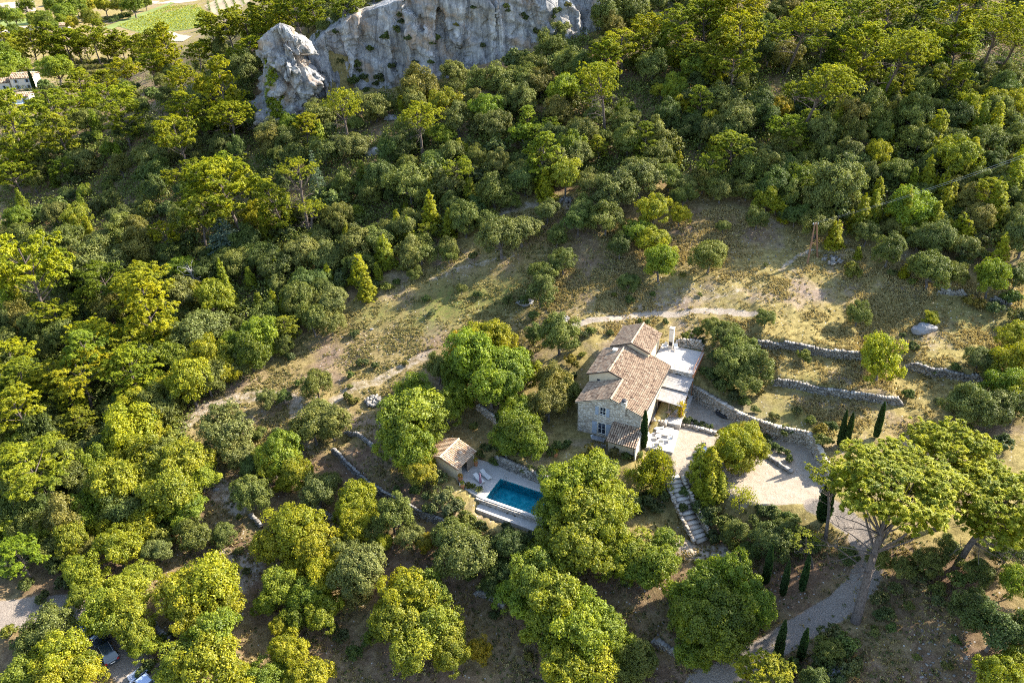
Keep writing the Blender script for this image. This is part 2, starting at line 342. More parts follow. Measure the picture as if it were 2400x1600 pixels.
# ------------------------------------------------------------------ terrain
CTRL = [  # picture position of a ground point and its height above the courtyard
 (0,1600,-7),(300,1600,-7.5),(600,1600,-9),(1000,1600,-9.5),(1350,1600,-8.5),(1650,1600,-5),(2000,1600,-2),(2400,1600,1.0),
 (0,1430,-6),(250,1500,-6.5),(0,1200,-5),(300,1250,-6),(560,1300,-6.2),(800,1400,-7.5),(1100,1400,-7),(1400,1400,-5.5),(1650,1420,-4),(1950,1440,-1.3),(2300,1400,2),
 (0,1000,-3.5),(300,1000,-4),(480,950,-2.2),(560,1120,-4.2),(700,1050,-3.0),(780,1200,-5),(950,1290,-5.2),(1100,1290,-5),(1250,1330,-4.5),(1450,1330,-3.8),(1600,1250,-3),(1700,1270,-2.6),
 (0,800,-2),(250,800,-1),(500,800,-0.5),(620,900,-1.2),(760,950,-1.6),(900,900,-0.6),(950,1100,-2.6),(1050,1020,-1.0),(1150,950,-0.2),(1250,1090,-0.9),(1320,1000,0),
 (0,600,0),(250,600,2),(500,600,4),(700,700,3),(850,760,2.2),(1000,800,2.0),(1150,720,4),(1300,760,4.6),(1390,790,4.9),(1500,740,5.6),(1600,770,5.3),(1600,850,4.0),
 (0,450,0.5),(200,450,3.5),(450,450,8),(700,500,9),(950,560,8.5),(1200,600,8.5),(1400,640,8.5),(1600,640,9),(1780,730,7),
 (60,330,2),(250,330,6),(500,330,12),(650,280,15),(850,330,16.5),(1100,400,15.5),(1400,480,14),(1700,500,13.5),(1900,600,10.5),(2100,650,9.6),(2400,680,9.2),
 (1100,260,21),(1400,280,21.5),(1700,300,21.5),(2000,320,21),(2400,350,20),(2200,480,15),(2400,520,14.5),(1950,480,14.5),
 (1500,120,29),(1800,120,29.5),(2100,120,29),(2400,120,28.5),(1800,-80,38),(2400,-80,38),(2100,0,34),
 (775,235,19),(880,215,20),(1000,200,22),(1150,150,26),(1300,100,29.5),(1450,50,32.5),
 (2000,760,5.8),(2250,800,5.8),(1850,860,3.6),(2100,890,3.8),(2350,950,3.6),(1750,930,1.9),(1950,960,2.1),(2150,1000,2.2),(2330,1150,2.6),(2060,1200,1.2),(2300,1250,2.2),(1960,1100,1.6),
 (1850,960,2.0),(1700,960,1.8),
 (560,150,15),(600,60,19),(480,100,8),(700,20,24),(850,0,30),(420,170,5),(330,200,-2),(220,260,0.5),(90,270,-2),
 (60,205,-10.5),(330,165,-14),(200,140,-17),(0,140,-17),(420,80,-17),(560,-10,-14),(0,60,-19),(250,50,-19),(450,0,-19),(0,-40,-20),(300,-60,-20),(600,-60,-8)]
WCTRL = [(-1500,1500,-22),(-600,900,-21),(-900,400,-16),(-500,1500,-22),(-150,700,-8),(0,450,56),(0,330,60),(150,330,60),(350,300,50),(0,1500,0),(700,600,40),(1200,1200,20),(1200,0,0),
         (250,150,30),(200,80,14),(150,30,8),(300,-100,10),(80,0,3),(0,0,-14),(0,-200,-25),(-100,20,-12),(-250,100,-10),(-200,200,-8),(-1000,-200,-20),(-400,-300,-20),(-700,700,-20),(-350,400,-19),
         (-50,265,38),(20,265,46),(70,265,50)]
def build_tps():
    P = [up(x, y, z) for x, y, z in CTRL] + [np.array(w, float) for w in WCTRL]
    P = np.array(P); X = P[:, :2] / 100; Z = P[:, 2]; n = len(P)
    r2 = ((X[:, None] - X[None]) ** 2).sum(-1); K = r2 * np.log(np.sqrt(r2) + 1e-9); K[np.arange(n), np.arange(n)] = 0.02 * 0.03
    A = np.zeros((n + 3, n + 3)); A[:n, :n] = K; A[:n, n] = 1; A[:n, n + 1:] = X; A[n, :n] = 1; A[n + 1:, :n] = X.T
    s = np.linalg.solve(A, np.concatenate([Z, np.zeros(3)])); return X, s
_TX, _TS = build_tps()
def tps(x, y):
    x = np.asarray(x, float); sh = x.shape; q = np.stack([x.ravel(), np.asarray(y, float).ravel()], -1) / 100
    out = np.empty(len(q)); n = len(_TX)
    for i in range(0, len(q), 20000):
        c = q[i:i + 20000]; r2 = ((c[:, None] - _TX[None]) ** 2).sum(-1)
        out[i:i + 20000] = (r2 * .5 * np.log(r2 + 1e-12)) @ _TS[:n] + _TS[n] + c @ _TS[n + 1:]
    return np.clip(out, -24, 75).reshape(sh)

def in_poly(x, y, poly):
    ins = np.zeros(np.shape(x), bool); n = len(poly)
    for i in range(n):
        (x1, y1), (x2, y2) = poly[i], poly[(i + 1) % n]
        if y1 == y2: continue
        c = ((y1 > y) != (y2 > y)) & (x < (x2 - x1) * (y - y1) / (y2 - y1) + x1); ins ^= c
    return ins
def dist_line(x, y, pts, closed=False):
    """distance, side (+ = left of travel) and arc position of the nearest point"""
    best = np.full(np.shape(x), 1e9); side = np.zeros(np.shape(x)); arc = np.zeros(np.shape(x)); L = 0
    P = list(pts) + ([pts[0]] if closed else [])
    for (x1, y1), (x2, y2) in zip(P[:-1], P[1:]):
        dx, dy = x2 - x1, y2 - y1; l = math.hypot(dx, dy) + 1e-9
        t = np.clip(((x - x1) * dx + (y - y1) * dy) / l ** 2, 0, 1)
        d = np.hypot(x - x1 - t * dx, y - y1 - t * dy); s = np.sign(dx * (y - y1) - dy * (x - x1))
        k = d < best; best = np.where(k, d, best); side = np.where(k, s, side); arc = np.where(k, L + t * l, arc); L += l
    return best, side, arc, L
def sstep(a, b, x): t = np.clip((x - a) / (b - a), 0, 1); return t * t * (3 - 2 * t)

def march(px, py, hfun, t0=35, t1=900, extra=0.0, k=0.0):
    """first point on the ray where it meets hfun + extra + k*t"""
    d = ray(px, py); t = np.concatenate([np.arange(t0, 260, .5), np.arange(260, t1, 2.0)])
    P = CAM + d * t[:, None]; g = P[:, 2] - hfun(P[:, 0], P[:, 1]) - extra - k * t
    i = np.argmax(g < 0)
    if g[i] >= 0: i = len(t) - 1
    a, b = (g[i - 1], g[i]) if i > 0 else (1, -1)
    tt = t[i - 1] + (t[i] - t[i - 1]) * a / (a - b + 1e-12) if i > 0 else t[0]
    return CAM + d * tt, tt
def px2w(pts, f=None):
    return [tuple(march(x, y, f or tps)[0][:2]) for x, y in pts]

# house frame
HO = np.array([8.8, 89.1, 0]); HA = math.atan2(-4.1, 8.2); HU = np.array([math.cos(HA), math.sin(HA), 0]); HW = np.array([-math.sin(HA), math.cos(HA), 0])
def hw(s, t): p = HO + HU * s + HW * t; return (float(p[0]), float(p[1]))
# retaining wall lines (world). upper side is to the left of travel
W1a = px2w([(1760,812),(1821,818),(1872,828),(1926,838),(2015,850)])
W1b = px2w([(2117,860),(2171,877),(2229,884),(2300,896)])
W2 = px2w([(1804,899),(1879,913),(1940,926),(2008,937),(2076,947),(2112,949)])
W4 = px2w([(2195,684),(2260,695)]); W5 = px2w([(2318,705),(2368,718)])
WL = px2w([(778,1058),(830,1110),(900,1168),(980,1210),(1062,1244)])
WS = px2w([(808,1015),(845,1036),(884,1062)])
WG = px2w([(1118,960),(1150,982),(1168,1000)])
WB = px2w([(1150,1370)] ) if False else px2w([(1110,1388),(1150,1400),(1180,1425)])
WR = px2w([(1525,1500),(1570,1530),(1620,1562)])
STEPS = [(W1a, 1.35, 7), (W1b, 1.35, 7), (W2, 1.2, 6), (W4, .8, 4), (W5, .8, 4), (WL, 1.3, 5), (WS, .7, 3), (WG, 1.2, 5), (WB, .9, 4), (WR, .9, 4)]
WC = [(25.2,97.0),(27.0,95.3),(29.4,92.0),(31.6,88.9),(33.4,87.3),(35.8,85.6),(37.6,84.9),(39.4,84.2),(40.1,82.4),(39.9,78.7),(39.9,76.6)]
COURT = [hw(9.2,-.3),(20.5,84.0),(20.6,80.0),(22.0,78.2),(25.5,76.6),(28,73.5),(31.5,72.5),(36,72.6),(39.3,74.0),(39.9,76.6),(39.9,78.7),(40.1,82.4),(39.4,84.2),(37.6,84.9),(35.8,85.6),(33.4,87.3),(31.6,88.9),(29.4,92.0),(27.0,95.3),(25.2,97.0),hw(12.8,12)]
PA = np.array([-2.33, 82.44]); PB = np.array([-4.34, 78.79]); pv = (PB - PA); PW = float(np.linalg.norm(pv)); pv /= PW; pl = np.array([-pv[1], pv[0]]); PL = 8.6
# pool local frame: origin PA, x along the length (towards lower right), y across (towards lower left)
def pw(a, b): q = PA + pl * a + pv * b; return (float(q[0]), float(q[1]))
POOLPAD = [pw(-5.0,-2.7),pw(-2.3,-2.5),pw(PL+1.2,-1.05),pw(PL+1.2,PW+.6),pw(-.2,PW+.6),pw(-4.4,PW-.4),pw(-6.4,1.2)]
LEDGE = [pw(-.5,PW+.6),pw(PL+1.2,PW+.6),pw(PL+1.2,PW+2.2),pw(-.3,PW+1.9)]
HOUSE = [hw(-.4,-.4),hw(9.2,-.4),hw(9.2,13),hw(6.4,18.2),hw(.7,18.2),hw(-.4,13)]
WESTPAD = [hw(-5.5,-3.5),hw(4.5,-5.5),hw(9.4,-4.5),hw(9.2,0),hw(-.4,1),hw(-4,5)]
STAIR = [(19.6,78.6),(21.2,78.9),(22.3,75.4),(22.6,72.6),(23.6,70.2),(21.8,69.6),(21.2,72.2),(20.6,75.2)]
POOLIN = [pw(-.55,-.55), pw(PL+.5,-.55), pw(PL+.5,PW+.5), pw(-.55,PW+.5)]
PADS = [(WESTPAD, 0.0, 1.5), (COURT, 0.0, .35), (HOUSE, 0.0, .3), (LEDGE, -3.9, .5), (POOLPAD, -2.95, .25), (POOLIN, -4.7, .1)]
CL = px2w([(700,262),(775,235),(880,215),(1000,200),(1150,150),(1300,100),(1420,62),(1560,25)])      # cliff foot
def cliff_h(arc, L):
    a = arc / L
    return np.interp(a, [0, .10, .25, .5, .75, .9, 1.0], [9, 13, 18, 21, 18, 12, 3])
def terrain(x, y, detail=True):
    x = np.asarray(x, float); y = np.asarray(y, float); z = tps(x, y)
    for pts, h, L in STEPS:
        d, s, a, T = dist_line(x, y, pts); e = sstep(0, 1.2, a) * sstep(0, 1.2, T - a)
        end = np.minimum(a, T - a) <= 1e-6
        z = z + np.where((s > 0) & ~end, h * np.exp(-np.maximum(d - .3, 0) / L) * sstep(0, .45, d) * e, 0)
    d, s, a, T = dist_line(x, y, CL); z = z + np.where(s > 0, cliff_h(a, T) * np.exp(-np.maximum(d - 4, 0) / 60) * sstep(6, 10, d), 0)
    for poly, zz, w in PADS:
        near = (x > min(p[0] for p in poly) - 4) & (x < max(p[0] for p in poly) + 4) & (y > min(p[1] for p in poly) - 4) & (y < max(p[1] for p in poly) + 4)
        if not near.any(): continue
        ins = in_poly(x, y, poly); d = dist_line(x, y, poly, True)[0]; k = np.where(ins, 1.0, 1 - sstep(0, w, d)); k = np.where(near, k, 0)
        z = z * (1 - k) + zz * k
    ins = in_poly(x, y, STAIR); d = dist_line(x, y, STAIR, True)[0]; k = np.where(ins, 1.0, 1 - sstep(0, 1.2, d))
    zs = np.interp(y, [70.0, 71, 78.2, 79], [-3.3, -3.05, -.25, 0]); z = z * (1 - k) + (zs - .15) * k
    if detail:
        P = np.stack([x.ravel() * .35, y.ravel() * .35, np.zeros(x.size)], -1); n = (fbm(P, 3, 5) - .44).reshape(x.shape)
        flat = np.zeros(x.shape, bool)
        for poly in (COURT, HOUSE, POOLPAD, LEDGE, STAIR): flat |= in_poly(x, y, poly)
        z = z + n * np.where(flat, 0.06, .75) * np.where(y > 260, 0, 1)
    return z
POOLHOLE = [pw(-.1,-.1), pw(PL+.1,-.1), pw(PL+.1,PW+.1), pw(-.1,PW+.1)]
hole = [pw(-.05,-.05), pw(PL+.05,-.05), pw(PL+.05,PW+.05), pw(-.05,PW+.05)]

def axis(a, b, step, lo, hi, g=1.12):
    c = list(np.arange(a, b + 1e-6, step)); s = step; v = b
    while v < hi: s *= g; v += s; c.append(v)
    s = step; v = a
    while v > lo: s *= g; v -= s; c.insert(0, v)
    return np.array(c)
gx = axis(-62, 78, .5, -3200, 3200); gy = axis(46, 150, .5, -700, 4000)
GX, GY = np.meshgrid(gx, gy); GZ = terrain(GX, GY)
def ground_z(x, y):
    """bilinear on the built grid, so that things stand on the real surface"""
    x = np.atleast_1d(np.asarray(x, float)); y = np.atleast_1d(np.asarray(y, float))
    i = np.clip(np.searchsorted(gx, x) - 1, 0, len(gx) - 2); j = np.clip(np.searchsorted(gy, y) - 1, 0, len(gy) - 2)
    fx = np.clip((x - gx[i]) / (gx[i + 1] - gx[i]), 0, 1); fy = np.clip((y - gy[j]) / (gy[j + 1] - gy[j]), 0, 1)
    return GZ[j, i] * (1 - fx) * (1 - fy) + GZ[j, i + 1] * fx * (1 - fy) + GZ[j + 1, i] * (1 - fx) * fy + GZ[j + 1, i + 1] * fx * fy
def gz(x, y): return float(ground_z(x, y)[0])
def onground(px, py): 
    p, t = march(px, py, ground_z); return p, t

# surfaces painted as masks (what the ground is made of)
PATHS = [  # polyline in picture, half width (m), channel, strength
 ([(1340,768),(1385,750),(1420,747),(1475,741),(1530,735),(1580,738),(1640,728),(1700,730),(1770,733)], .6, 0, 1.0),
 ([(1905,585),(1870,600),(1845,618),(1828,635)], .45, 0, .6), ([(2020,586),(1960,592),(1905,585)], .35, 0, .5),
 ([(430,1000),(480,955),(540,935),(610,925),(690,935),(700,975)], 1.5, 0, .5),
 ([(780,940),(830,905),(880,895),(930,868),(1000,830)], 1.1, 0, .5), ([(1330,720),(1400,735),(1520,715),(1700,690),(1790,668)], .7, 0, .45),
 ([(1010,655),(1080,628),(1200,600)], .8, 0, .5), ([(1180,495),(1300,470),(1330,480)], 1.2, 0, .5),
 ([(480,1080),(520,1160),(560,1190)], 1.6, 0, .55), ([(530,1300),(600,1330),(560,1370)], 1.6, 0, .5), ([(1560,1280),(1620,1290),(1690,1300)], 1.6, 0, .62),
 ([(1640,1605),(1700,1578),(1770,1540),(1840,1495),(1905,1455),(1975,1415),(2025,1360),(2040,1300),(2010,1240),(1950,1195),(1915,1180)], 1.55, 1, .85),
 ([(-60,1450),(60,1432),(130,1425),(200,1450),(260,1500),(310,1560),(360,1620)], 2.1, 1, 1.0)]
MASK = np.zeros((GX.size, 4)); MASK[:, 3] = 1
xf, yf = GX.ravel(), GY.ravel(); core = (xf > -70) & (xf < 90) & (yf > 40) & (yf < 170)
path_id = np.zeros(GX.size, int)
for k, (pts, hwid, ch, st) in enumerate(PATHS):
    w = px2w(pts, ground_z); d = dist_line(xf[core], yf[core], w)[0]
    v = st * (1 - sstep(hwid * .6, hwid * 1.5, d)); MASK[core, ch] = np.maximum(MASK[core, ch], v)
    if k in (0, 11, 12): path_id[np.where(core)[0][d < hwid]] = {0: 1, 11: 2, 12: 3}[k]
cp = in_poly(xf, yf, COURT); MASK[cp, 0] = .98; path_id[cp] = 4
dcp = dist_line(xf[core], yf[core], COURT, True)[0]; 
MASK[np.where(core)[0], 2] = 0
for pts, r, v in [([(1050,700),(1000,740),(1130,700),(1200,690)], 5, .9), ([(860,740),(900,735)], 3.5, .7), ([(1700,960),(1950,990)], 3, .5), ([(2050,800),(2250,830)], 6, .15), ([(2250,760),(2380,770)], 5, .4), ([(600,1200),(650,1250)], 3, .4), ([(1900,900),(1960,905)], 2, .5)]:
    w = px2w(pts, ground_z); d = dist_line(xf[core], yf[core], w)[0]; MASK[core, 2] = np.maximum(MASK[core, 2], v * (1 - sstep(0, r * 1.6, d)))
wl = px2w([(420,1050),(420,900),(800,650),(1200,470),(1700,440)], ground_z)
BROWN = np.zeros(GX.size)
for poly_, v_ in [([(430,1100),(900,1000),(1100,1250),(1500,1230),(1700,1180),(1900,1230),(2400,1280),(2500,1720),(-100,1720),(-100,1300)], 1.0), ([(430,1100),(420,930),(640,850),(800,720),(1200,560),(1500,560),(1400,740),(1250,900),(1350,1100),(1100,1100),(900,1000)], .45), ([(1150,560),(1350,450),(1700,440),(1880,560),(1700,640),(1400,660)], .7), ([(2100,560),(2400,560),(2400,680),(2150,660)], .6), ([(2050,960),(2400,940),(2400,1290),(2000,1100)], .6)]:
    w_ = px2w(poly_, ground_z); ii = np.where((xf > -140) & (xf < 140) & (yf > 0) & (yf < 260))[0]; ins_ = in_poly(xf[ii], yf[ii], w_); d_ = dist_line(xf[ii], yf[ii], w_, True)[0]; BROWN[ii] = np.maximum(BROWN[ii], v_ * np.where(ins_, sstep(0, 4, d_), 0))
w_ = px2w([tuple(q) for q in [(0,240),(240,178),(420,110),(700,290),(1000,215),(1350,95),(2400,-20),(2400,560),(1950,540),(1600,440),(1180,465),(900,645),(640,830),(430,970),(0,1310)]], ground_z); ins_ = in_poly(xf, yf, w_); BROWN[ins_] = .9
gyi, gxi = GX.shape
idx = np.arange(GX.size).reshape(GX.shape)
Q = np.stack([idx[:-1, :-1], idx[:-1, 1:], idx[1:, 1:], idx[1:, :-1]], -1).reshape(-1, 4)
V = np.stack([xf, yf, GZ.ravel()], -1)
mid = V[Q].mean(1)
keep = np.ones(len(Q), bool)
pid = np.max(path_id[Q], 1); allp = np.min(path_id[Q], 1) > 0; pid = np.where(allp, pid, 0)
def sub(name, sel, kind='structure', **kw):
    q = Q[sel]; u_, inv = np.unique(q, return_inverse=True)
    me = mesh_np(name, V[u_], quads=inv.reshape(q.shape), mats=[MT['ground']], attrs={'mask': MASK[u_], 'brown': BROWN[u_]}, smooth=True)
    o = link(name, me); o['kind'] = kind; return o
sub('hillside_ground', keep & (pid == 0)); sub('footpath', keep & (pid == 1)); sub('driveway', keep & (pid == 2)); sub('gravel_track', keep & (pid == 3)); sub('courtyard', keep & (pid == 4))

# ------------------------------------------------------------------ cliff and rock pinnacle
def facets(u, v, n, seed, su, sv, amp, tilt):
    r = np.random.default_rng(seed); ur, vr = (u.min(), u.max()), (v.min(), v.max()); S = np.stack([r.uniform(*ur, n) / su, r.uniform(*vr, n) / sv], -1)
    A = r.normal(0, amp, n); T = r.normal(0, tilt, (n, 2)); P = np.stack([u / su, v / sv], -1); out = np.empty(len(u)); wob = (fbm(np.stack([u * .35, v * .35, u * 0], -1), 3, seed) - .45) * .8
    for i in range(0, len(u), 8000):
        c = P[i:i + 8000] + wob[i:i + 8000, None] * .35; k = ((c[:, None] - S[None]) ** 2).sum(-1).argmin(1); out[i:i + 8000] = A[k] + ((c - S[k]) * T[k]).sum(1)
    return out
def cliff():
    nu, nv, nb = 300, 110, 14
    P = np.array(CL); seg = np.hypot(*np.diff(P, axis=0).T); A = np.concatenate([[0], np.cumsum(seg)])
    a = np.linspace(0, A[-1], nu); bx = np.interp(a, A, P[:, 0]); by = np.interp(a, A, P[:, 1])
    k = np.ones(25) / 25; bx2 = np.convolve(np.pad(bx, 12, 'edge'), k, 'valid'); by2 = np.convolve(np.pad(by, 12, 'edge'), k, 'valid')
    tx, ty = np.gradient(bx2), np.gradient(by2); l = np.hypot(tx, ty); nx, ny = -ty / l, tx / l
    foot = tps(bx2, by2); H = cliff_h(a, A[-1]) + 1.0 + 3.2 * (fbm(np.stack([a * .12, a * 0, a * 0], -1), 4, 11) - .45)
    rows = []
    for j in range(nv + nb):
        v = min(j / (nv - 1), 1.0); b = max(0, j - nv + 1)
        z = foot - 3 + (H + 3) * v
        Q = np.stack([a, z * .8 + a * .25, a * 0], -1)
        big = fbm(Q * .075, 4, 21) - .45; med = fbm(np.stack([a * .16, z * .05, a * 0], -1), 4, 31) - .45; sm = fbm(Q * .55, 4, 41) - .45
        led = np.abs(fbm(np.stack([a * .05, (z + a * .35) * .22, a * 0], -1), 3, 51) - .5)
        diag = np.floor(fbm(np.stack([(a + z * .6) * .10, (z - a * .3) * .10, a * 0], -1), 2, 61) * 9) / 9 - .4
        fac = np.floor(fbm(np.stack([a * .07 + z * .035, z * .06 - a * .02, a * 0], -1), 3, 66) * 7) / 7 - .42; off = 1.0 + v * 3.5 - (big * 7.5 + med * 2.5 + sm * .9 + (led - .1) * 4.5 + diag * 2.5) - facets(a, z + a * .35, 46, 5, 7.0, 11.0, 1.3, 1.3) - facets(a, z + a * .5, 420, 6, 1.6, 4.0, .38, .45) + (b * 0.7)
        zz = z + (0 if b == 0 else np.minimum(b * .12, 1.2) * (fbm(np.stack([a * .3, a * 0 + b * .3, a * 0], -1), 3, 71)) * 3 - b * .05)
        rows.append(np.stack([bx2 + nx * off, by2 + ny * off, zz], -1))
    V_ = np.concatenate(rows); n = nv + nb; id_ = np.arange(n * nu).reshape(n, nu)
    q = np.stack([id_[:-1, :-1], id_[:-1, 1:], id_[1:, 1:], id_[1:, :-1]], -1).reshape(-1, 4)
    o = link('cliff', mesh_np('cliff', V_, quads=q, mats=[MT['cliff']])); o['kind'] = 'structure'
    return V_, id_, nu, nv
CLV, CLI, CNU, CNV = cliff()
def pinnacle():
    nt, nv = 150, 110; p0 = march(668, 292, ground_z)[0]; px1 = 9.6
    th = np.linspace(0, 2 * math.pi, nt, endpoint=False); rows = []
    for j in range(nv):
        v = j / (nv - 1)
        hwid = np.interp(v, [0, .12, .35, .45, .6, .75, .9, .97, 1], [9.6, 9.0, 7.9, 7.4, 6.1, 4.9, 3.6, 2.6, .4])
        cx = np.interp(v, [0, .2, .45, .7, 1], [-.4, .4, 3.3, 3.0, 2.7]); z = -2 + 24.5 * v
        dx, dy = np.cos(th), np.sin(th)
        q = np.stack([dx * 3 + 7, dy * 3 + 3, th * 0 + z * .38], -1)
        ang = np.abs(((th * 3.2 + fbm(q * .5, 2, 4) * 5) / math.pi) % 2 - 1)
        r = 1 + (fbm(q * .45, 3, 91) - .45) * .9 + (fbm(q * 1.6, 4, 95) - .45) * .16 + (np.floor(fbm(np.stack([dx * 2, dy * 2, z * .3 + dx * .8], -1), 2, 97) * 8) / 8 - .42) * .95 + (ang - .5) * .10
        fq = facets(th * 6, z + th * 0, 1, 1, 1, 1, 0, 0) if False else 0
        rows.append(np.stack([p0[0] + cx + dx * hwid * r, p0[1] + 2 + dy * hwid * .8 * r, p0[2] + z + (fbm(q * .8, 3, 99) - .45) * 1.6 * min(1, 4 * v)], -1))
    V_ = np.concatenate(rows); id_ = np.arange(nv * nt).reshape(nv, nt); id2 = np.roll(id_, -1, 1)
    tt_ = np.tile(th, nv); vv_ = np.repeat(np.linspace(0, 1, nv), nt); fo = facets(np.cos(tt_) * 6 + np.sin(tt_) * 2.5, vv_ * 24 + np.cos(tt_) * 3, 60, 8, 3.0, 5.0, 1.0, .9) + facets(np.cos(tt_) * 6 + np.sin(tt_) * 2.5, vv_ * 24, 300, 9, 1.2, 2.4, .3, .3)
    fo = fo * np.minimum(1, (1 - vv_) * 8); V_[:, 0] += np.cos(tt_) * fo; V_[:, 1] += np.sin(tt_) * fo
    q = np.stack([id_[:-1], id2[:-1], id2[1:], id_[1:]], -1).reshape(-1, 4)
    V_ = np.concatenate([V_, V_[-nt:].mean(0)[None]]); c = len(V_) - 1
    t = np.stack([id_[-1], id2[-1], np.full(nt, c)], -1)
    o = link('rock_pinnacle', mesh_np('rock_pinnacle', V_, quads=q, tris=t, mats=[MT['cliff']]))
    o['label'] = 'tall pale limestone pinnacle standing free at the left end of the cliff'; o['category'] = 'rock'
pinnacle()

# ------------------------------------------------------------------ tree meshes (unit size: crown half width 1)
def rdir(n, zmin=-1.0, r=rng):
    z = r.uniform(zmin, 1, n); t = r.uniform(0, 2 * math.pi, n); s = np.sqrt(1 - z * z); return np.stack([s * np.cos(t), s * np.sin(t), z], -1)
def nrm(a): return a / (np.linalg.norm(a, axis=-1, keepdims=True) + 1e-9)
def leaf_quads(C, D, L, Wd, along=False, fold=True):
    n = len(C); r = nrm(rng.normal(size=(n, 3))); D = nrm(D); T = nrm(np.cross(D, r)); B = np.cross(D, T)
    L = np.broadcast_to(L, n)[:, None]; Wd = np.broadcast_to(Wd, n)[:, None]
    if along: p = [C - T * Wd * .35, C + T * Wd * .35, C + D * L + T * Wd * .5, C + D * L - T * Wd * .5]
    else: p = [C - T * L * .5, C - B * Wd * .5 + D * L * .08, C + T * L * .5, C + B * Wd * .5 + D * L * .08]
    V_ = np.stack(p, 1).reshape(-1, 3); q = np.arange(4 * n).reshape(n, 4); return V_, q
def crown_mesh(name, parts, mat):
    Vs, Qs, At = [], [], []; b = 0
    for V_, q, v in parts: Vs.append(V_); Qs.append(q + b); At.append(np.repeat(v, 4)); b += len(V_)
    return mesh_np(name, np.concatenate(Vs), quads=np.concatenate(Qs), mats=[mat], attrs={'v': np.clip(np.concatenate(At), 0, 1)})
def round_crown(name, mat, seed, nl=30, ns=14, nleaf=28, leaf=.085, cz=1.05, ax=(1, 1, .9), loose=1.0, zmin=-.5, vbias=.5):
    r = np.random.default_rng(seed); ax = np.array(ax)
    d = nrm(rdir(nl, zmin, r)); sp = (.50 + .32 * r.random(nl)[:, None]) if loose <= 1.0 else (.46 + .46 * r.random(nl)[:, None])
    lc = d * ax * sp * (1 + .18 * (r.random(nl)[:, None] - .5) * loose); lr = r.uniform(.18, .36, nl) if loose <= 1.0 else r.uniform(.17, .33, nl)
    lc = np.concatenate([lc, nrm(rdir(8, -.2, r)) * .28 * ax]); lr = np.concatenate([lr, np.full(8, .34)]); nl = nl + 8
    lv = r.normal(0, .13, nl)
    k = np.repeat(np.arange(nl), ns); dd = rdir(len(k), -.7, r); dd = nrm(dd + .55 * nrm(lc[k] + 1e-6))
    scn = lc[k] + dd * lr[k][:, None] * .85 * loose; sr = r.uniform(.09, .15, len(k)) * (1 + .2 * (loose - 1)); sv = lv[k] + r.normal(0, .07, len(k))
    k2 = np.repeat(np.arange(len(k)), nleaf); e = rdir(len(k2), -.8, r); C = scn[k2] + e * sr[k2][:, None] * r.uniform(.5, 1.15, len(k2))[:, None]
    D = e * .6 + nrm(C) * .35 + r.normal(0, .42, (len(k2), 3)) + np.array([0, 0, .25])
    C = C + np.array([0, 0, cz]); sz = leaf * r.uniform(.65, 1.3, len(k2))
    v = vbias + sv[k2] + r.normal(0, .13, len(k2))
    V_, q = leaf_quads(C, D, sz, sz * .75); return crown_mesh(name, [(V_, q, v)], mat), lc + np.array([0, 0, cz])
def round_trunk(name, mat, targets, seed, cz, rad=.055, base=0.0):
    r = np.random.default_rng(seed); b = MB(); f = np.array([r.normal(0, .06), r.normal(0, .06), cz * .42])
    b.tube([(0, 0, -.25), (f[0] * .3, f[1] * .3, cz * .2), f], [rad * 1.35, rad * 1.05, rad * .9], 7)
    for t in targets[r.permutation(len(targets))[:9]]:
        m = f * .45 + t * .55 + np.array([*(r.normal(0, .05, 2)), -.05]); b.tube([f, m, t * .97], [rad * .6, rad * .38, rad * .12], 5)
    return b.mesh(name, mat)
def pine_parts(seed, npad=30, ntuft=17, nneed=17, H=2.9, cz=1.75, L=.14, Wd=.028, top=2.85, low=1.05, flat=1.0, open_=.0, rmax=.80, padr=1.0):
    r = np.random.default_rng(seed); lean = r.normal(0, .05, 2)
    h = np.sort(r.uniform(0, 1, npad)); th = np.arange(npad) * 2.4 + r.normal(0, .35, npad)
    prof = np.interp(h, [0, .25, .6, .85, 1], [.62, .95, .90, .58, .12]) * rmax; ro = prof * np.sqrt(r.uniform(.25 + open_, 1, npad))
    z = low + (top - low - .15) * h; pc = np.stack([np.cos(th) * ro + lean[0] * z, np.sin(th) * ro + lean[1] * z, z + .12 * ro], -1)
    pr_ = padr * r.uniform(.20, .33, npad) * np.interp(h, [0, 1], [1.1, .85]); pvv = r.normal(0, .12, npad)
    k = np.repeat(np.arange(npad), ntuft); e = rdir(len(k), -.45, r); rad_ = nrm(pc[k] * [1, 1, 0] + 1e-6); ee = e * pr_[k][:, None] * np.array([1, 1, .5 * flat]) * (r.random(len(k)) ** .35)[:, None]; ra = (ee * rad_).sum(1, keepdims=True); tc = pc[k] + ee + rad_ * ra * .35 + np.array([0, 0, 1.0]) * ra * .45
    tv = pvv[k] + r.normal(0, .10, len(k))
    k2 = np.repeat(np.arange(len(k)), nneed); D = nrm(rdir(len(k2), -.6, r) * .75 + nrm(tc[k2] - pc[k][k2]) * .3 + np.array([0, 0, .9]))
    C = tc[k2] + rdir(len(k2), -1, r) * .022
    V_, q = leaf_quads(C, D, L * r.uniform(.6, 1.25, len(k2)), Wd); v = .5 + tv[k2] + r.normal(0, .14, len(k2))
    return V_, q, v, pc, lean
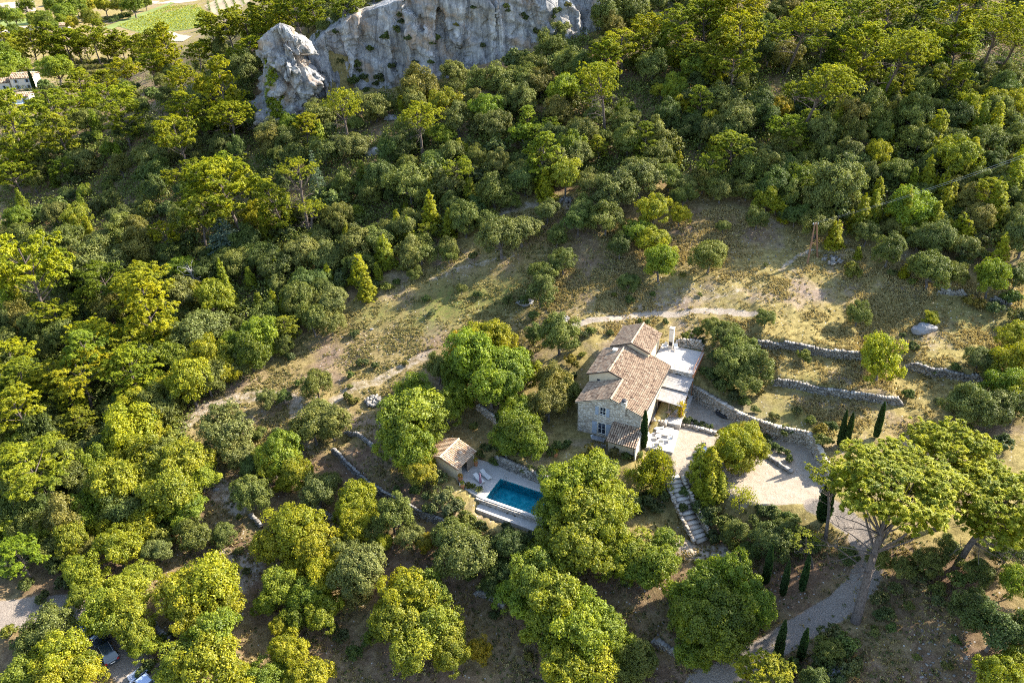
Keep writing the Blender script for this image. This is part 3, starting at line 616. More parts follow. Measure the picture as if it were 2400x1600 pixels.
def pine_trunk(pc, lean, top, seed, rad=.045, dead=5):
    r = np.random.default_rng(seed); b = MB(); zs = np.linspace(-.2, top * .97, 8)
    ax_ = lambda z: np.array([lean[0] * z + .03 * math.sin(z * 2.3 + seed), lean[1] * z + .03 * math.cos(z * 1.9 + seed), z])
    b.tube([ax_(z) for z in zs], [rad * (1.25 - .9 * (i / 7)) for i in range(8)], 7)
    for p in pc[::2]:
        z0 = max(.35, p[2] - .22 - .45 * math.hypot(p[0], p[1])); a = ax_(z0); m = a * .5 + p * .5 + np.array([0, 0, -.04]); b.tube([a, m, p], [rad * .42, rad * .28, rad * .1], 5)
    for i in range(dead):
        z0 = r.uniform(.45, 1.4); t = r.uniform(0, 6.28); a = ax_(z0); l = r.uniform(.25, .5); b.tube([a, a + np.array([math.cos(t) * l, math.sin(t) * l, -.05])], [rad * .2, rad * .05], 4)
    return b
KINDS = {}
def reg(kind, crown, trunk, cz, name, tmat='bark'): KINDS.setdefault(kind, []).append((crown, trunk, cz, name))
for i in range(7):
    V_, q, v, pc, lean = pine_parts(100 + i, npad=[44, 36, 48, 32, 36, 28, 52][i], open_=[0, .15, 0, .1, .2, .3, 0][i], low=[.75, 1.1, .6, 1.3, .8, 1.2, .5][i], top=[2.85, 2.6, 3.1, 2.5, 2.9, 2.7, 3.3][i], rmax=[.88, .95, .8, .98, .88, .9, .75][i], ntuft=21, nneed=20); reg('pine', crown_mesh('pine_crown', [(V_, q, v)], MT['pine']), pine_trunk(pc, lean, [2.85, 2.6, 3.1, 2.5, 2.9, 2.7, 3.3][i] * .86, i).mesh('pine_trunk', MT['pinebark']), 1.95, 'pine_tree')
for i in range(7):
    m_, lc = round_crown('oak_crown', MT['oak'], 200 + i, nl=[34, 38, 30, 42, 36, 26, 46][i], ax=[(1, 1, .9), (1, .82, 1.0), (1.05, .9, .75), (.9, 1, 1.1), (1, 1, .8), (.95, .8, 1.2), (1.1, .95, .85)][i], leaf=.060)
    reg('oak', m_, round_trunk('oak_trunk', MT['bark'], lc, i, 1.05), 1.05, 'holm_oak')
for i in range(5):
    m_, lc = round_crown('leafy_crown', MT['decid'], 300 + i, nl=[40, 36, 44, 38, 40][i], ns=13, nleaf=26, leaf=.072, cz=1.25, loose=1.3, ax=[(1, 1, .95), (.95, 1, 1.05), (1, .95, .9), (1, 1, 1), (.9, 1, 1.05)][i], vbias=.5)
    reg('decid', m_, round_trunk('leafy_trunk', MT['bark'], lc, 30 + i, 1.25, .06), 1.25, 'broadleaf_tree')
KINDS['downy'] = [(a, b, c, 'downy_oak') for a, b, c, d in KINDS['oak']]
KINDS['olive'] = [(a, b, c, 'olive_tree') for a, b, c, d in KINDS['oak']]
def cone_mesh(seed, H=4.6, nt=520, mat='pine', name='young_pine_crown', nn=16, L=.24, Wd=.05, pw_=.85, low=.35):
    r = np.random.default_rng(seed); z = low + (H - low - .15) * (1 - np.sqrt(r.random(nt))); rr = ((1 - z / H) ** pw_) * (.25 + .85 * r.random(nt) ** .6); th = r.uniform(0, 6.28, nt)
    lob = 1 + .22 * np.sin(th * 3 + z * 2.2 + seed) + .12 * np.sin(z * 7 + seed * 2)
    tc = np.stack([np.cos(th) * rr * lob, np.sin(th) * rr * lob, z], -1); tv = r.normal(0, .12, nt)
    k = np.repeat(np.arange(nt), nn); out = tc * np.array([1, 1, 0]); D = nrm(nrm(out + 1e-6)[k] * .55 + np.array([0, 0, .9]) + r.normal(0, .45, (len(k), 3)))
    C = tc[k] + r.normal(0, .05, (len(k), 3)); V_, q = leaf_quads(C, D, L * r.uniform(.6, 1.2, len(k)), Wd)
    return crown_mesh(name, [(V_, q, .55 + tv[k] + r.normal(0, .12, len(k)))], MT[mat])
for i in range(4):
    b = MB(); b.tube([(0, 0, -.2), (0.02, 0, 1.5), (0, 0, 4.3)], [.09, .06, .015], 6); reg('cone', cone_mesh(400 + i, H=[4.6, 4.0, 5.0, 4.3][i], pw_=[.72, .66, .78, .62][i]), b.mesh('young_pine_trunk', MT['pinebark']), 2.1, 'young_pine')
def cypress_mesh(seed, H=9.0, n=5200):
    r = np.random.default_rng(seed); z = .3 + (H - .3) * r.random(n); p = np.interp(z / H, [0, .06, .25, .6, .85, 1], [.45, .8, 1, .86, .5, .03]); th = r.uniform(0, 6.28, n)
    rr = p * (.72 + .33 * r.random(n)) * (1 + .10 * np.sin(th * 5 + z * 1.3)); C = np.stack([np.cos(th) * rr, np.sin(th) * rr, z], -1)
    D = nrm(C * np.array([1, 1, 0]) * .6 + np.array([0, 0, .9]) + r.normal(0, .25, (n, 3))); V_, q = leaf_quads(C, D, .55 * r.uniform(.6, 1.2, n), .24, along=True)
    return crown_mesh('cypress_foliage', [(V_, q, .5 + r.normal(0, .18, n))], MT['cypress'])
for i in range(2):
    b = MB(); b.tube([(0, 0, -.3), (0, 0, 7)], [.14, .03], 6); reg('cypress', cypress_mesh(500 + i), b.mesh('cypress_trunk', MT['bark']), 4.5, 'cypress')
def cedar_mesh(seed, H=2.7, mat='cedar'):
    r = np.random.default_rng(seed); P_ = []
    for t in np.linspace(.35, H - .15, 15):
        ro = (1 - (t / H) ** 1.3) * 1.0 + .06; nb = int(9 + 4 * ro)
        for b_ in range(nb):
            th = r.uniform(0, 6.28); m = int(34 * ro) + 8; s_ = r.random(m) ** .6; lx = ro * (.8 + .3 * r.random()); w = .13 * (1.1 - s_)
            off = r.normal(0, 1, m) * w; P_.append(np.stack([np.cos(th) * lx * s_ - np.sin(th) * off, np.sin(th) * lx * s_ + np.cos(th) * off, t - .14 * s_ ** 2 * lx + r.normal(0, .012, m)], -1))
    C = np.concatenate(P_); n = len(C); D = np.array([0, 0, 1.0]) + r.normal(0, .35, (n, 3)); V_, q = leaf_quads(C, D, .085 * r.uniform(.7, 1.3, n), .06)
    return crown_mesh('cedar_crown', [(V_, q, .5 + r.normal(0, .2, n))], MT[mat])
b = MB(); b.tube([(0, 0, -.2), (0, 0, 2.6)], [.07, .01], 6); reg('cedar', cedar_mesh(600), b.mesh('cedar_trunk', MT['bark']), 1.1, 'cedar_tree')
for i in range(4):
    m_, lc = round_crown('shrub_foliage', MT['oak' if i < 2 else 'herb'], 700 + i, nl=14, ns=9, nleaf=15, leaf=.13, cz=.62, ax=(1, 1, .75), zmin=-.2); b = MB(); b.tube([(0, 0, -.2), (0, 0, .5)], [.06, .03], 5)
    for t in lc[:5]: b.tube([(0, 0, 0), t], [.035, .012], 4)
    reg('shrub', m_, b.mesh('shrub_stems', MT['bark']), .62, 'shrub')
def sparse(seed, nb=22, nl=34, spread=.95, leaf=.10, mat='decid'):
    r = np.random.default_rng(seed); b = MB(); P_ = []; f = np.array([.03, 0, .55]); b.tube([(0, 0, -.2), (.02, 0, .3), f], [.05, .042, .036], 7)
    for i in range(nb):
        d = nrm(rdir(1, .05, r))[0]; e = f + d * np.array([spread, spread, .95]) * r.uniform(.7, 1.05); m = (f + e) / 2 + r.normal(0, .06, 3); b.tube([f, m, e], [.02, .012, .004], 5)
        for j in range(3):
            a = f + (e - f) * r.uniform(.4, .9); c = a + rdir(1, -.2, r)[0] * .28; b.tube([a, c], [.007, .002], 4); P_.append(c + r.normal(0, .09, (nl, 3)))
        P_.append(e + r.normal(0, .10, (nl, 3)))
    C = np.concatenate(P_); n = len(C); V_, q = leaf_quads(C, rdir(n, -.2, r), leaf * r.uniform(.6, 1.3, n), leaf * .7)
    return crown_mesh('thin_crown', [(V_, q, .5 + r.normal(0, .2, n))], MT[mat]), b.mesh('thin_trunk', MT['bark'])
for i, (nl_, lf) in enumerate([(16, .085), (42, .10), (30, .09)]):
    c_, t_ = sparse(800 + i, nb=20, nl=nl_, leaf=lf); reg('sparse', c_, t_, 1.1, 'broadleaf_tree')
def dead_tree():
    r = np.random.default_rng(5); b = MB(); b.tube([(0, 0, -.2), (.05, 0, .6), (0, .05, 1.4)], [.05, .04, .02], 6)
    for i in range(26):
        z0 = r.uniform(.4, 1.4); d = rdir(1, .0, r)[0]; a = np.array([.03, .02, z0]); e = a + d * r.uniform(.4, 1.0); m = (a + e) / 2 + r.normal(0, .06, 3); b.tube([a, m, e], [.018, .01, .003], 4)
        for j in range(3): c = a + (e - a) * r.uniform(.4, 1); b.tube([c, c + rdir(1, -.3, r)[0] * .3], [.006, .002], 3)
    return b

# ------------------------------------------------------------------ where each tree stands (crown centre and half width as measured in the photograph)
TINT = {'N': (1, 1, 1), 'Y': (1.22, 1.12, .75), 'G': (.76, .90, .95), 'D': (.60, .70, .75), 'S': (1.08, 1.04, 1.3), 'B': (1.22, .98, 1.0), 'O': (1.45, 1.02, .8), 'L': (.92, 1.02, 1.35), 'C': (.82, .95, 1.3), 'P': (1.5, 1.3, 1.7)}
CW = {'N': {'pine': 'yellow-green', 'oak': 'olive green', 'decid': 'leaf-green', 'cone': 'bright green', 'cypress': 'dark green', 'cedar': 'silvery green', 'shrub': 'green', 'sparse': 'thin-leaved green'},
      'Y': 'bright yellow', 'G': 'fresh green', 'D': 'dark green', 'S': 'grey-green', 'B': 'brownish green', 'O': 'golden orange', 'L': 'pale green', 'C': 'blue-grey', 'P': 'pale straw-green'}
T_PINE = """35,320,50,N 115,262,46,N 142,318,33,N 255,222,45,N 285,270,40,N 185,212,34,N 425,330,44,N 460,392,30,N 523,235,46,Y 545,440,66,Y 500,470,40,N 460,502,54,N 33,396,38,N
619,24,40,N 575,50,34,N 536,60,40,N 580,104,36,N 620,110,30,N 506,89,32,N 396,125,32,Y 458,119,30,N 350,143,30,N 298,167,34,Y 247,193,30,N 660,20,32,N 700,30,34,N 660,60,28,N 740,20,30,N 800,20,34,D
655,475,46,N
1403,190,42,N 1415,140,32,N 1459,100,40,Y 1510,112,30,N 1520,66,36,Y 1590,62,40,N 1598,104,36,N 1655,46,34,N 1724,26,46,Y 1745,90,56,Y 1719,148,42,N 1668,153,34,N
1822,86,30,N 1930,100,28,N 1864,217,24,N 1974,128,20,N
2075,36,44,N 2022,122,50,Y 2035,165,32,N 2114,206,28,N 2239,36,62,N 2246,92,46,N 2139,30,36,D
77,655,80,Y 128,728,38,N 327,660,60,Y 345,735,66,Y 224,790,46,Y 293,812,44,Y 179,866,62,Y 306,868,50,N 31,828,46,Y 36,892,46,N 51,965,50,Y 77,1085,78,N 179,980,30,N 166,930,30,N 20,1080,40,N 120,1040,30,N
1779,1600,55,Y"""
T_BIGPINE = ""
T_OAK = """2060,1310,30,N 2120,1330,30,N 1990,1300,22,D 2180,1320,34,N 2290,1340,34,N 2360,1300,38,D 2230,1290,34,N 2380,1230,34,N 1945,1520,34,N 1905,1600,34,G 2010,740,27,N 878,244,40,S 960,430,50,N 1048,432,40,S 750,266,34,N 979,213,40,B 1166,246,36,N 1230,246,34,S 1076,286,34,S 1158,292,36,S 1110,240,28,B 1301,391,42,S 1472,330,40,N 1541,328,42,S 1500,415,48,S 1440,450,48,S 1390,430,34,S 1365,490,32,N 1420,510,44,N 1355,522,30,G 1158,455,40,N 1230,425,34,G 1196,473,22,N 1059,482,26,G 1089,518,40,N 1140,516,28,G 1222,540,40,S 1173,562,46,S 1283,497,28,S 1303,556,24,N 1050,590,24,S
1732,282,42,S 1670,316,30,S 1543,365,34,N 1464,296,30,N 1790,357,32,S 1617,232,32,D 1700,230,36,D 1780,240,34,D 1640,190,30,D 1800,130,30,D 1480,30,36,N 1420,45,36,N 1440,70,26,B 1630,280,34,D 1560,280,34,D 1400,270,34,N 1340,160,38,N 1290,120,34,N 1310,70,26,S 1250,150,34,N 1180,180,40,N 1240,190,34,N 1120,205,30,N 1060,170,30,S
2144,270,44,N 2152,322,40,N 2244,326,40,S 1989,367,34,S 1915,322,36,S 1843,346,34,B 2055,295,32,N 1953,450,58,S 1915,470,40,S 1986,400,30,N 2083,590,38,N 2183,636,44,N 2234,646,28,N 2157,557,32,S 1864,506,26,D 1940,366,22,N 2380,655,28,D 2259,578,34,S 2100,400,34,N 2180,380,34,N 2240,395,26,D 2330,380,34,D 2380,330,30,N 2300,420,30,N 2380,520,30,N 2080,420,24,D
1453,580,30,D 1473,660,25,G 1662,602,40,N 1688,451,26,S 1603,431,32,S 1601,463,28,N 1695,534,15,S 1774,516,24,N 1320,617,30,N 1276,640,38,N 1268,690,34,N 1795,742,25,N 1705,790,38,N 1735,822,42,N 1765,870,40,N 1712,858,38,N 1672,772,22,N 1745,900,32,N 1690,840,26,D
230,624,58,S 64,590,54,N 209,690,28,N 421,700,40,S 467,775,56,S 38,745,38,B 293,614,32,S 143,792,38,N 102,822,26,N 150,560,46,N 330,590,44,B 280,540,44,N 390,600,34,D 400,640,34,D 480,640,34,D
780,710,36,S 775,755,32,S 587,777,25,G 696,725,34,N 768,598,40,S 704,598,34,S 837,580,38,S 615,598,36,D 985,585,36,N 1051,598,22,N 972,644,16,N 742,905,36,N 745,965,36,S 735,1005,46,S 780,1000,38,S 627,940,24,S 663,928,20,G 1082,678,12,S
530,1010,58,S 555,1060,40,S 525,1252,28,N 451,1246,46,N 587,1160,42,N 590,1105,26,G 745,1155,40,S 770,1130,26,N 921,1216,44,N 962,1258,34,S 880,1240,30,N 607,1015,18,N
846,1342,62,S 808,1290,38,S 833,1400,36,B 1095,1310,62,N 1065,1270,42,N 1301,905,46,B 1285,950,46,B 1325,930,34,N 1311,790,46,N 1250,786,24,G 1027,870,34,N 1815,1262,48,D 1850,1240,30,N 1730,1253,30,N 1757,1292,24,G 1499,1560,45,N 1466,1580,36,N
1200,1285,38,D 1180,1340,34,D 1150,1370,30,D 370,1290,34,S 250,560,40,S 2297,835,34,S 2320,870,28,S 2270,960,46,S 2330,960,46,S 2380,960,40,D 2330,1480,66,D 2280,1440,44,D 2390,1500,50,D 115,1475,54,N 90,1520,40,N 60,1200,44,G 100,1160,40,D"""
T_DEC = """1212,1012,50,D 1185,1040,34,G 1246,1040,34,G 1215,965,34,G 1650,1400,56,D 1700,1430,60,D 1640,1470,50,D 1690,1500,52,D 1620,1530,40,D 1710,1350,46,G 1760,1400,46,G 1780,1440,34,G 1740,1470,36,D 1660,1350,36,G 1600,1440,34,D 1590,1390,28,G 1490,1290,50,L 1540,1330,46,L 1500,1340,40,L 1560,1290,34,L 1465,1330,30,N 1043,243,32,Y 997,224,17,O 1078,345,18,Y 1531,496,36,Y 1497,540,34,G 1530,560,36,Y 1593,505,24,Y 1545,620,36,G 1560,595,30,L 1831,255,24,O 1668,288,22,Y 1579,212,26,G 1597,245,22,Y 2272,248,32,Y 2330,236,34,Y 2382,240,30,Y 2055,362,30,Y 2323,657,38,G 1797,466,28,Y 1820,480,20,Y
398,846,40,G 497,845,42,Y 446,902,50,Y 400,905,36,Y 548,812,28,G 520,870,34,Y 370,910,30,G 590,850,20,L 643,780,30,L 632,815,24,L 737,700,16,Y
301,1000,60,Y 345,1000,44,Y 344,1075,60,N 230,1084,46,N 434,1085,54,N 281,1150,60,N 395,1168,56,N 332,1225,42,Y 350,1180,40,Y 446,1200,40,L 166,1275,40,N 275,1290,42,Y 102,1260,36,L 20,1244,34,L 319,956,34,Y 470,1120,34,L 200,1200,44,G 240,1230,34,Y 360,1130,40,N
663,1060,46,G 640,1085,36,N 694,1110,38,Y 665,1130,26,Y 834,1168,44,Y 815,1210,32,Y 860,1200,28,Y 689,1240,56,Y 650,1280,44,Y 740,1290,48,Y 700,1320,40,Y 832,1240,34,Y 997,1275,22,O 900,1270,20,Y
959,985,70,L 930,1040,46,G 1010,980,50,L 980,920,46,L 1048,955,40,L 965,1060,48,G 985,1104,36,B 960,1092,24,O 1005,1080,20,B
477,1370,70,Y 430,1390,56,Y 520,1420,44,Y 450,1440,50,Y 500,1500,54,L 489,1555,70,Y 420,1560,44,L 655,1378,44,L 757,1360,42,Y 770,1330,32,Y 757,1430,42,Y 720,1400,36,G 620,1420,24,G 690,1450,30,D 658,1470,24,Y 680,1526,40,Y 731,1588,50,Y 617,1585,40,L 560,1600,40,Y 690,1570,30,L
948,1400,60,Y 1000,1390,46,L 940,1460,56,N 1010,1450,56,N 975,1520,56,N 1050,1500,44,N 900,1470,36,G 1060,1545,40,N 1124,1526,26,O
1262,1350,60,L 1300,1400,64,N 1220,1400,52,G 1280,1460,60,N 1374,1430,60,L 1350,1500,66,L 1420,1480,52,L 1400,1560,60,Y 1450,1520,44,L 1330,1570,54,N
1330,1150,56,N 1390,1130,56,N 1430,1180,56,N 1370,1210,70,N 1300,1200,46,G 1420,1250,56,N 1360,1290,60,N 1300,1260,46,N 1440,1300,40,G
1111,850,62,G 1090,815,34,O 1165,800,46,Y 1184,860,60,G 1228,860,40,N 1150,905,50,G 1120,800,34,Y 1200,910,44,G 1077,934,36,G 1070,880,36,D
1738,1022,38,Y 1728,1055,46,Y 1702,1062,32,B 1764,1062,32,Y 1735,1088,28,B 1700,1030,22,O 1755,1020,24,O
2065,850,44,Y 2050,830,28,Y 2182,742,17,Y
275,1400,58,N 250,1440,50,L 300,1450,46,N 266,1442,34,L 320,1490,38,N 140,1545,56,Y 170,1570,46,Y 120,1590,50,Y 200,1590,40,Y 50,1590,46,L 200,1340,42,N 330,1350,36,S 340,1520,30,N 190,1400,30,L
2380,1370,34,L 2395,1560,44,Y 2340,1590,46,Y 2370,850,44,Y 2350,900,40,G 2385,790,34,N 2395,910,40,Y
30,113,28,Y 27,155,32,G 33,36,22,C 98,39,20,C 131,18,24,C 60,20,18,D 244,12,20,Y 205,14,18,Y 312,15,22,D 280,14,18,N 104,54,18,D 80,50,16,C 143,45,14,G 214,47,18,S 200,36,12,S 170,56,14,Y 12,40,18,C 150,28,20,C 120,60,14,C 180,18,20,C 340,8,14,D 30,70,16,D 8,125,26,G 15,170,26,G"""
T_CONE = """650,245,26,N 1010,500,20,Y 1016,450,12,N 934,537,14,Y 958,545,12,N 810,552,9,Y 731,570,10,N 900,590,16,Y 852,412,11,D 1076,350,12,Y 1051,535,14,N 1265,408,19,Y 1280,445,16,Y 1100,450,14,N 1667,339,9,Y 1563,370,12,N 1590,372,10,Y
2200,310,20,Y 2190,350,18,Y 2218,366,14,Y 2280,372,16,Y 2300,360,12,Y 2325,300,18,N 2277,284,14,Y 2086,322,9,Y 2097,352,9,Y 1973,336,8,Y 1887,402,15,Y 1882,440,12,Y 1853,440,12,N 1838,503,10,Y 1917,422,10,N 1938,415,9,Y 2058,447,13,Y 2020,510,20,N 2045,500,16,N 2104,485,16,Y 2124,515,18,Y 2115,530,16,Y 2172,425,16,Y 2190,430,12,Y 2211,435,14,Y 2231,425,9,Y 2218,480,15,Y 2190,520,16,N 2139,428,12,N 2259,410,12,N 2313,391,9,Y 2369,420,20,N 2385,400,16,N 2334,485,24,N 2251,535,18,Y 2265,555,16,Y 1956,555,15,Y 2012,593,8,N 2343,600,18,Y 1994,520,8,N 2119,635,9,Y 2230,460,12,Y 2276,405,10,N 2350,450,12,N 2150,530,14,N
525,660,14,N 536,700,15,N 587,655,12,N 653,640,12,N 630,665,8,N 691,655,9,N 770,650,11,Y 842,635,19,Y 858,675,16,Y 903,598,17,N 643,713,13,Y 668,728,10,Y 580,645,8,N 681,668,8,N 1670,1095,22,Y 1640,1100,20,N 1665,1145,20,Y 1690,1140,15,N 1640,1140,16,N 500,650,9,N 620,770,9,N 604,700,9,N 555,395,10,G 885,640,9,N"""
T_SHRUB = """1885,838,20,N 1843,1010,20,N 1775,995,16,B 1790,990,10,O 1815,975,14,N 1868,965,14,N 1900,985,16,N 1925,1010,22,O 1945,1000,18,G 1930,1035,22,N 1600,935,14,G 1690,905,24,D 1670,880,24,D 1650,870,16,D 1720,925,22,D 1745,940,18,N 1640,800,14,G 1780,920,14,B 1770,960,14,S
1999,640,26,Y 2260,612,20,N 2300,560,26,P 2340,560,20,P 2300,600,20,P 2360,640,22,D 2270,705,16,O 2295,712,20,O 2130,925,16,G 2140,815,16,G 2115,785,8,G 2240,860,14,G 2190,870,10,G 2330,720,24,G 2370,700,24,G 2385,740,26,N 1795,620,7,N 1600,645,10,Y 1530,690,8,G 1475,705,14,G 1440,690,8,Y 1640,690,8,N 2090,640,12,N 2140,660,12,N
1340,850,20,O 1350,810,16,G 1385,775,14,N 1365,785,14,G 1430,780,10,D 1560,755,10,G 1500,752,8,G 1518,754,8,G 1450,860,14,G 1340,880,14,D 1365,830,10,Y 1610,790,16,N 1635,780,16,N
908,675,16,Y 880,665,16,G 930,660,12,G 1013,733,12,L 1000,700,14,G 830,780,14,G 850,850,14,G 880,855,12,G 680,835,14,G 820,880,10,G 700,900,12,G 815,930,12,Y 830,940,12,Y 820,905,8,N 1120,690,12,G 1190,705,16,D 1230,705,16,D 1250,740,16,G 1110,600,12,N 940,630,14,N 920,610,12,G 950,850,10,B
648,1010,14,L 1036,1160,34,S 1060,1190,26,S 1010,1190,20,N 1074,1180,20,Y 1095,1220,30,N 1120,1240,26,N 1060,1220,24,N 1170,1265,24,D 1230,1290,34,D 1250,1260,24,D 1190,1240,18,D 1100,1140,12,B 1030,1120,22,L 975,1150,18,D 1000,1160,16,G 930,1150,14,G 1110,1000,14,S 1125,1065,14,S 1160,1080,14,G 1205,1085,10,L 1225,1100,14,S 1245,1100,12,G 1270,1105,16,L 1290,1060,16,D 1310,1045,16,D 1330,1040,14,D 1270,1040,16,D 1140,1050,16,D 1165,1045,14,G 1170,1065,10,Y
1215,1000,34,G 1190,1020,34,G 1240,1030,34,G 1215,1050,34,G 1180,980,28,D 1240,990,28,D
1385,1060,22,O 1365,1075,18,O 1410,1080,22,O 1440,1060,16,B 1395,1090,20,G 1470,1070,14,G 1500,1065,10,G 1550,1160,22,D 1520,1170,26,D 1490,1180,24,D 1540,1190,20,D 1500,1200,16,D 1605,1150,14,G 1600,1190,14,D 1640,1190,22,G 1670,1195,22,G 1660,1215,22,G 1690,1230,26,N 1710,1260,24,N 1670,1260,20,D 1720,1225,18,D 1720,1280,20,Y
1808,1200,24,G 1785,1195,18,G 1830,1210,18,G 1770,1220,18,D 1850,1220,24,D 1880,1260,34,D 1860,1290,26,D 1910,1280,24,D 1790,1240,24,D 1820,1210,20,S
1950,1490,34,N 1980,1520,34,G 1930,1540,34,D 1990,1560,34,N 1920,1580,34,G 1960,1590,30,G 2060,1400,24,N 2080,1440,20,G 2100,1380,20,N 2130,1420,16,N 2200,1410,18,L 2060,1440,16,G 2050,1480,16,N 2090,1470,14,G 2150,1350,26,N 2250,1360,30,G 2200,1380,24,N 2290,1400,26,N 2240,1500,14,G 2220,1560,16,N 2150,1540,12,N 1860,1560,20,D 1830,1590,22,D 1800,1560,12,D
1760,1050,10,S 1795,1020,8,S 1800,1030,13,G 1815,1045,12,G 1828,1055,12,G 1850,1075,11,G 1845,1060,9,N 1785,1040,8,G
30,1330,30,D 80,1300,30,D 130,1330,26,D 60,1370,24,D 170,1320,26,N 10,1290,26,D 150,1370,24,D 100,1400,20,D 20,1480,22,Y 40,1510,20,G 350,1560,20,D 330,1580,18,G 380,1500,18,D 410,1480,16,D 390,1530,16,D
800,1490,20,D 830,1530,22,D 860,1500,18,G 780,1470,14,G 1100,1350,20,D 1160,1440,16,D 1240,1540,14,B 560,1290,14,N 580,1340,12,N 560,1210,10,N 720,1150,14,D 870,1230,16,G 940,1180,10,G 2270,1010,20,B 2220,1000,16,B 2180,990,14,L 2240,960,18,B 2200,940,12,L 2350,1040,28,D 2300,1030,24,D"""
T_SPARSE = "1736,1160,40,Y 1527,1094,52,N 1500,1110,36,N 1540,1130,34,N 1560,1075,26,N"
def parse(s):
    for w in s.split():
        x, y, r, c = w.split(','); yield float(x), float(y), float(r), c
TREES = []      # root, kind, px, py, hw, colour code
def place_tree(kind, px, py, hwid, code='N', var=None, hs=1.0, at=None, tilt=None, rot=None):
    lst = KINDS[kind]; crown, trunk, cz, nm = lst[int(rng.integers(len(lst))) if var is None else var % len(lst)]
    if at is None:
        p, t = march(px, py, ground_z, k=cz * hs * hwid / FPX); r = hwid * t / FPX
        if t > 850: return None
    else: p, r = at
    x, y = float(p[0]), float(p[1]); z = gz(x, y)
    e = bpy.data.objects.new(nm, None); COL.objects.link(e); e.location = (x, y, z - .05); e.empty_display_size = .3
    e.rotation_euler = (rng.normal(0, .03) if tilt is None else tilt[0], rng.normal(0, .03) if tilt is None else tilt[1], rng.uniform(0, 6.28) if rot is None else rot)
    g_ = {'pine': 1.2, 'oak': 1.14, 'decid': 1.05, 'cone': 1.38}.get(kind, 1.0); e.scale = (r * g_ * rng.uniform(.88, 1.14), r * g_ * rng.uniform(.88, 1.14), r * hs * (1 + (g_ - 1) * .5) * rng.uniform(.85, 1.2))
    big = hwid >= 7
    c = bpy.data.objects.new('crown' if kind not in ('shrub',) else 'foliage', crown); COL.objects.link(c); c.parent = e
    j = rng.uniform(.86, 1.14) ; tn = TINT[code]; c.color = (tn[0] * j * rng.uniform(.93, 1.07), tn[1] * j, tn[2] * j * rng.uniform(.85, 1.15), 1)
    if trunk is not None and big:
        t_ = bpy.data.objects.new('trunk' if kind != 'shrub' else 'stems', trunk); COL.objects.link(t_); t_.parent = e
    TREES.append([e, kind, px, py, hwid, code]); return e
for x, y, r, c in parse(T_PINE): place_tree('pine', x, y, r, c)
for x in (18, 48, 70, 92, 113, 135, 158, 178, 200, 222, 243, 262, 282, 300, 318, 338, 358, 378): place_tree('pine', x, 100 + 6 * math.sin(x * .1) + (8 if x > 320 else 0), 27 + 4 * math.sin(x), 'N')
for x, y, r, c in parse(T_OAK): place_tree('oak', x, y, r, c)
for x, y, r, c in parse(T_DEC): place_tree('decid', x, y, r, c)
for x, y, r, c in parse(T_CONE): place_tree('cone', x, y, r, c)
for x, y, r, c in parse(T_SHRUB): place_tree('shrub', x, y, r, c)
CP = CAM; _v = CLV - CAM; _z = _v @ FW; _cx = 1200 + FPX * (_v @ RT) / _z; _cy = 800 - FPX * (_v @ UPV) / _z
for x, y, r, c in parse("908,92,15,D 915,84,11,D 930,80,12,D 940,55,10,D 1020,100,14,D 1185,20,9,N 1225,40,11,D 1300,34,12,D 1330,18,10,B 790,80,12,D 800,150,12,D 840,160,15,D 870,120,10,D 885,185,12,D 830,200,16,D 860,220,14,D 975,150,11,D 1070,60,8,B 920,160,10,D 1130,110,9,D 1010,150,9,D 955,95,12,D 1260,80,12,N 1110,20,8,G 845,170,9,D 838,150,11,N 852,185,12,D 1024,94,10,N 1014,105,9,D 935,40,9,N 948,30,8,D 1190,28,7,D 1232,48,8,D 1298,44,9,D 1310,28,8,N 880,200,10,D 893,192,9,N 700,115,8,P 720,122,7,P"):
    k_ = int(np.argmin((_cx - x) ** 2 + (_cy - y) ** 2)); p = CLV[k_]; e = place_tree('shrub', x, y, r, c, at=(p, r * _z[k_] / FPX)); e.location = tuple(p + np.array([0, 0, -.3]))
for i, (x, y, r, c) in enumerate(parse(T_SPARSE)): place_tree('sparse', x, y, r, c, var=[0, 1, 2, 1, 2][i])
for i, (x, y, r, c) in enumerate([(530, 560, 54, 'C'), (745, 425, 26, 'G')]): place_tree('cedar', x, y, r, c, hs=[.8, 1.5][i])
place_tree('decid', 131, 165, 38, 'G', hs=.8)
# olive rows beyond the pine row and by the vineyard
for j in range(4):
    for i in range(9):
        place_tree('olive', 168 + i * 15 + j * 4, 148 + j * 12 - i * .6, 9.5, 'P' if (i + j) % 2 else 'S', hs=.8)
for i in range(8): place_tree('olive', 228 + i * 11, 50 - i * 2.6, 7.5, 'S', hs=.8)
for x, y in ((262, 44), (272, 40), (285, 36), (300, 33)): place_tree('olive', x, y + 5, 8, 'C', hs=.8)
# cypresses: foot and tip in the photograph
for bx_, by_, tx_, ty_, wpx in [(1507, 1051, 1515, 966, 10), (1793, 1368, 1798, 1282, 11), (1833, 1396, 1847, 1317, 10), (1878, 1386, 1897, 1302, 10), (1817, 1562, 1843, 1458, 13), (1875, 1546, 1899, 1474, 11), (1845, 1583, 1853, 1540, 10), (1926, 1222, 1950, 1120, 19), (1966, 1045, 1986, 964, 8), (1981, 1048, 2001, 970, 9), (2052, 1026, 2078, 945, 9), (82, 212, 84, 165, 5)]:
    p, t = onground(bx_, by_); z = p[2]
    lo, hi = 1.0, 25.0
    for _ in range(30):
        m_ = (lo + hi) / 2
        if proj((p[0], p[1], z + m_))[1] > ty_: lo = m_
        else: hi = m_
    r = .66 * wpx * t / FPX; e = place_tree('cypress', (bx_ + tx_) / 2, (by_ + ty_) / 2, wpx * 1.2, 'N', at=(p, r), tilt=(0, 0)); e.scale = (r, r, lo / 9.0)

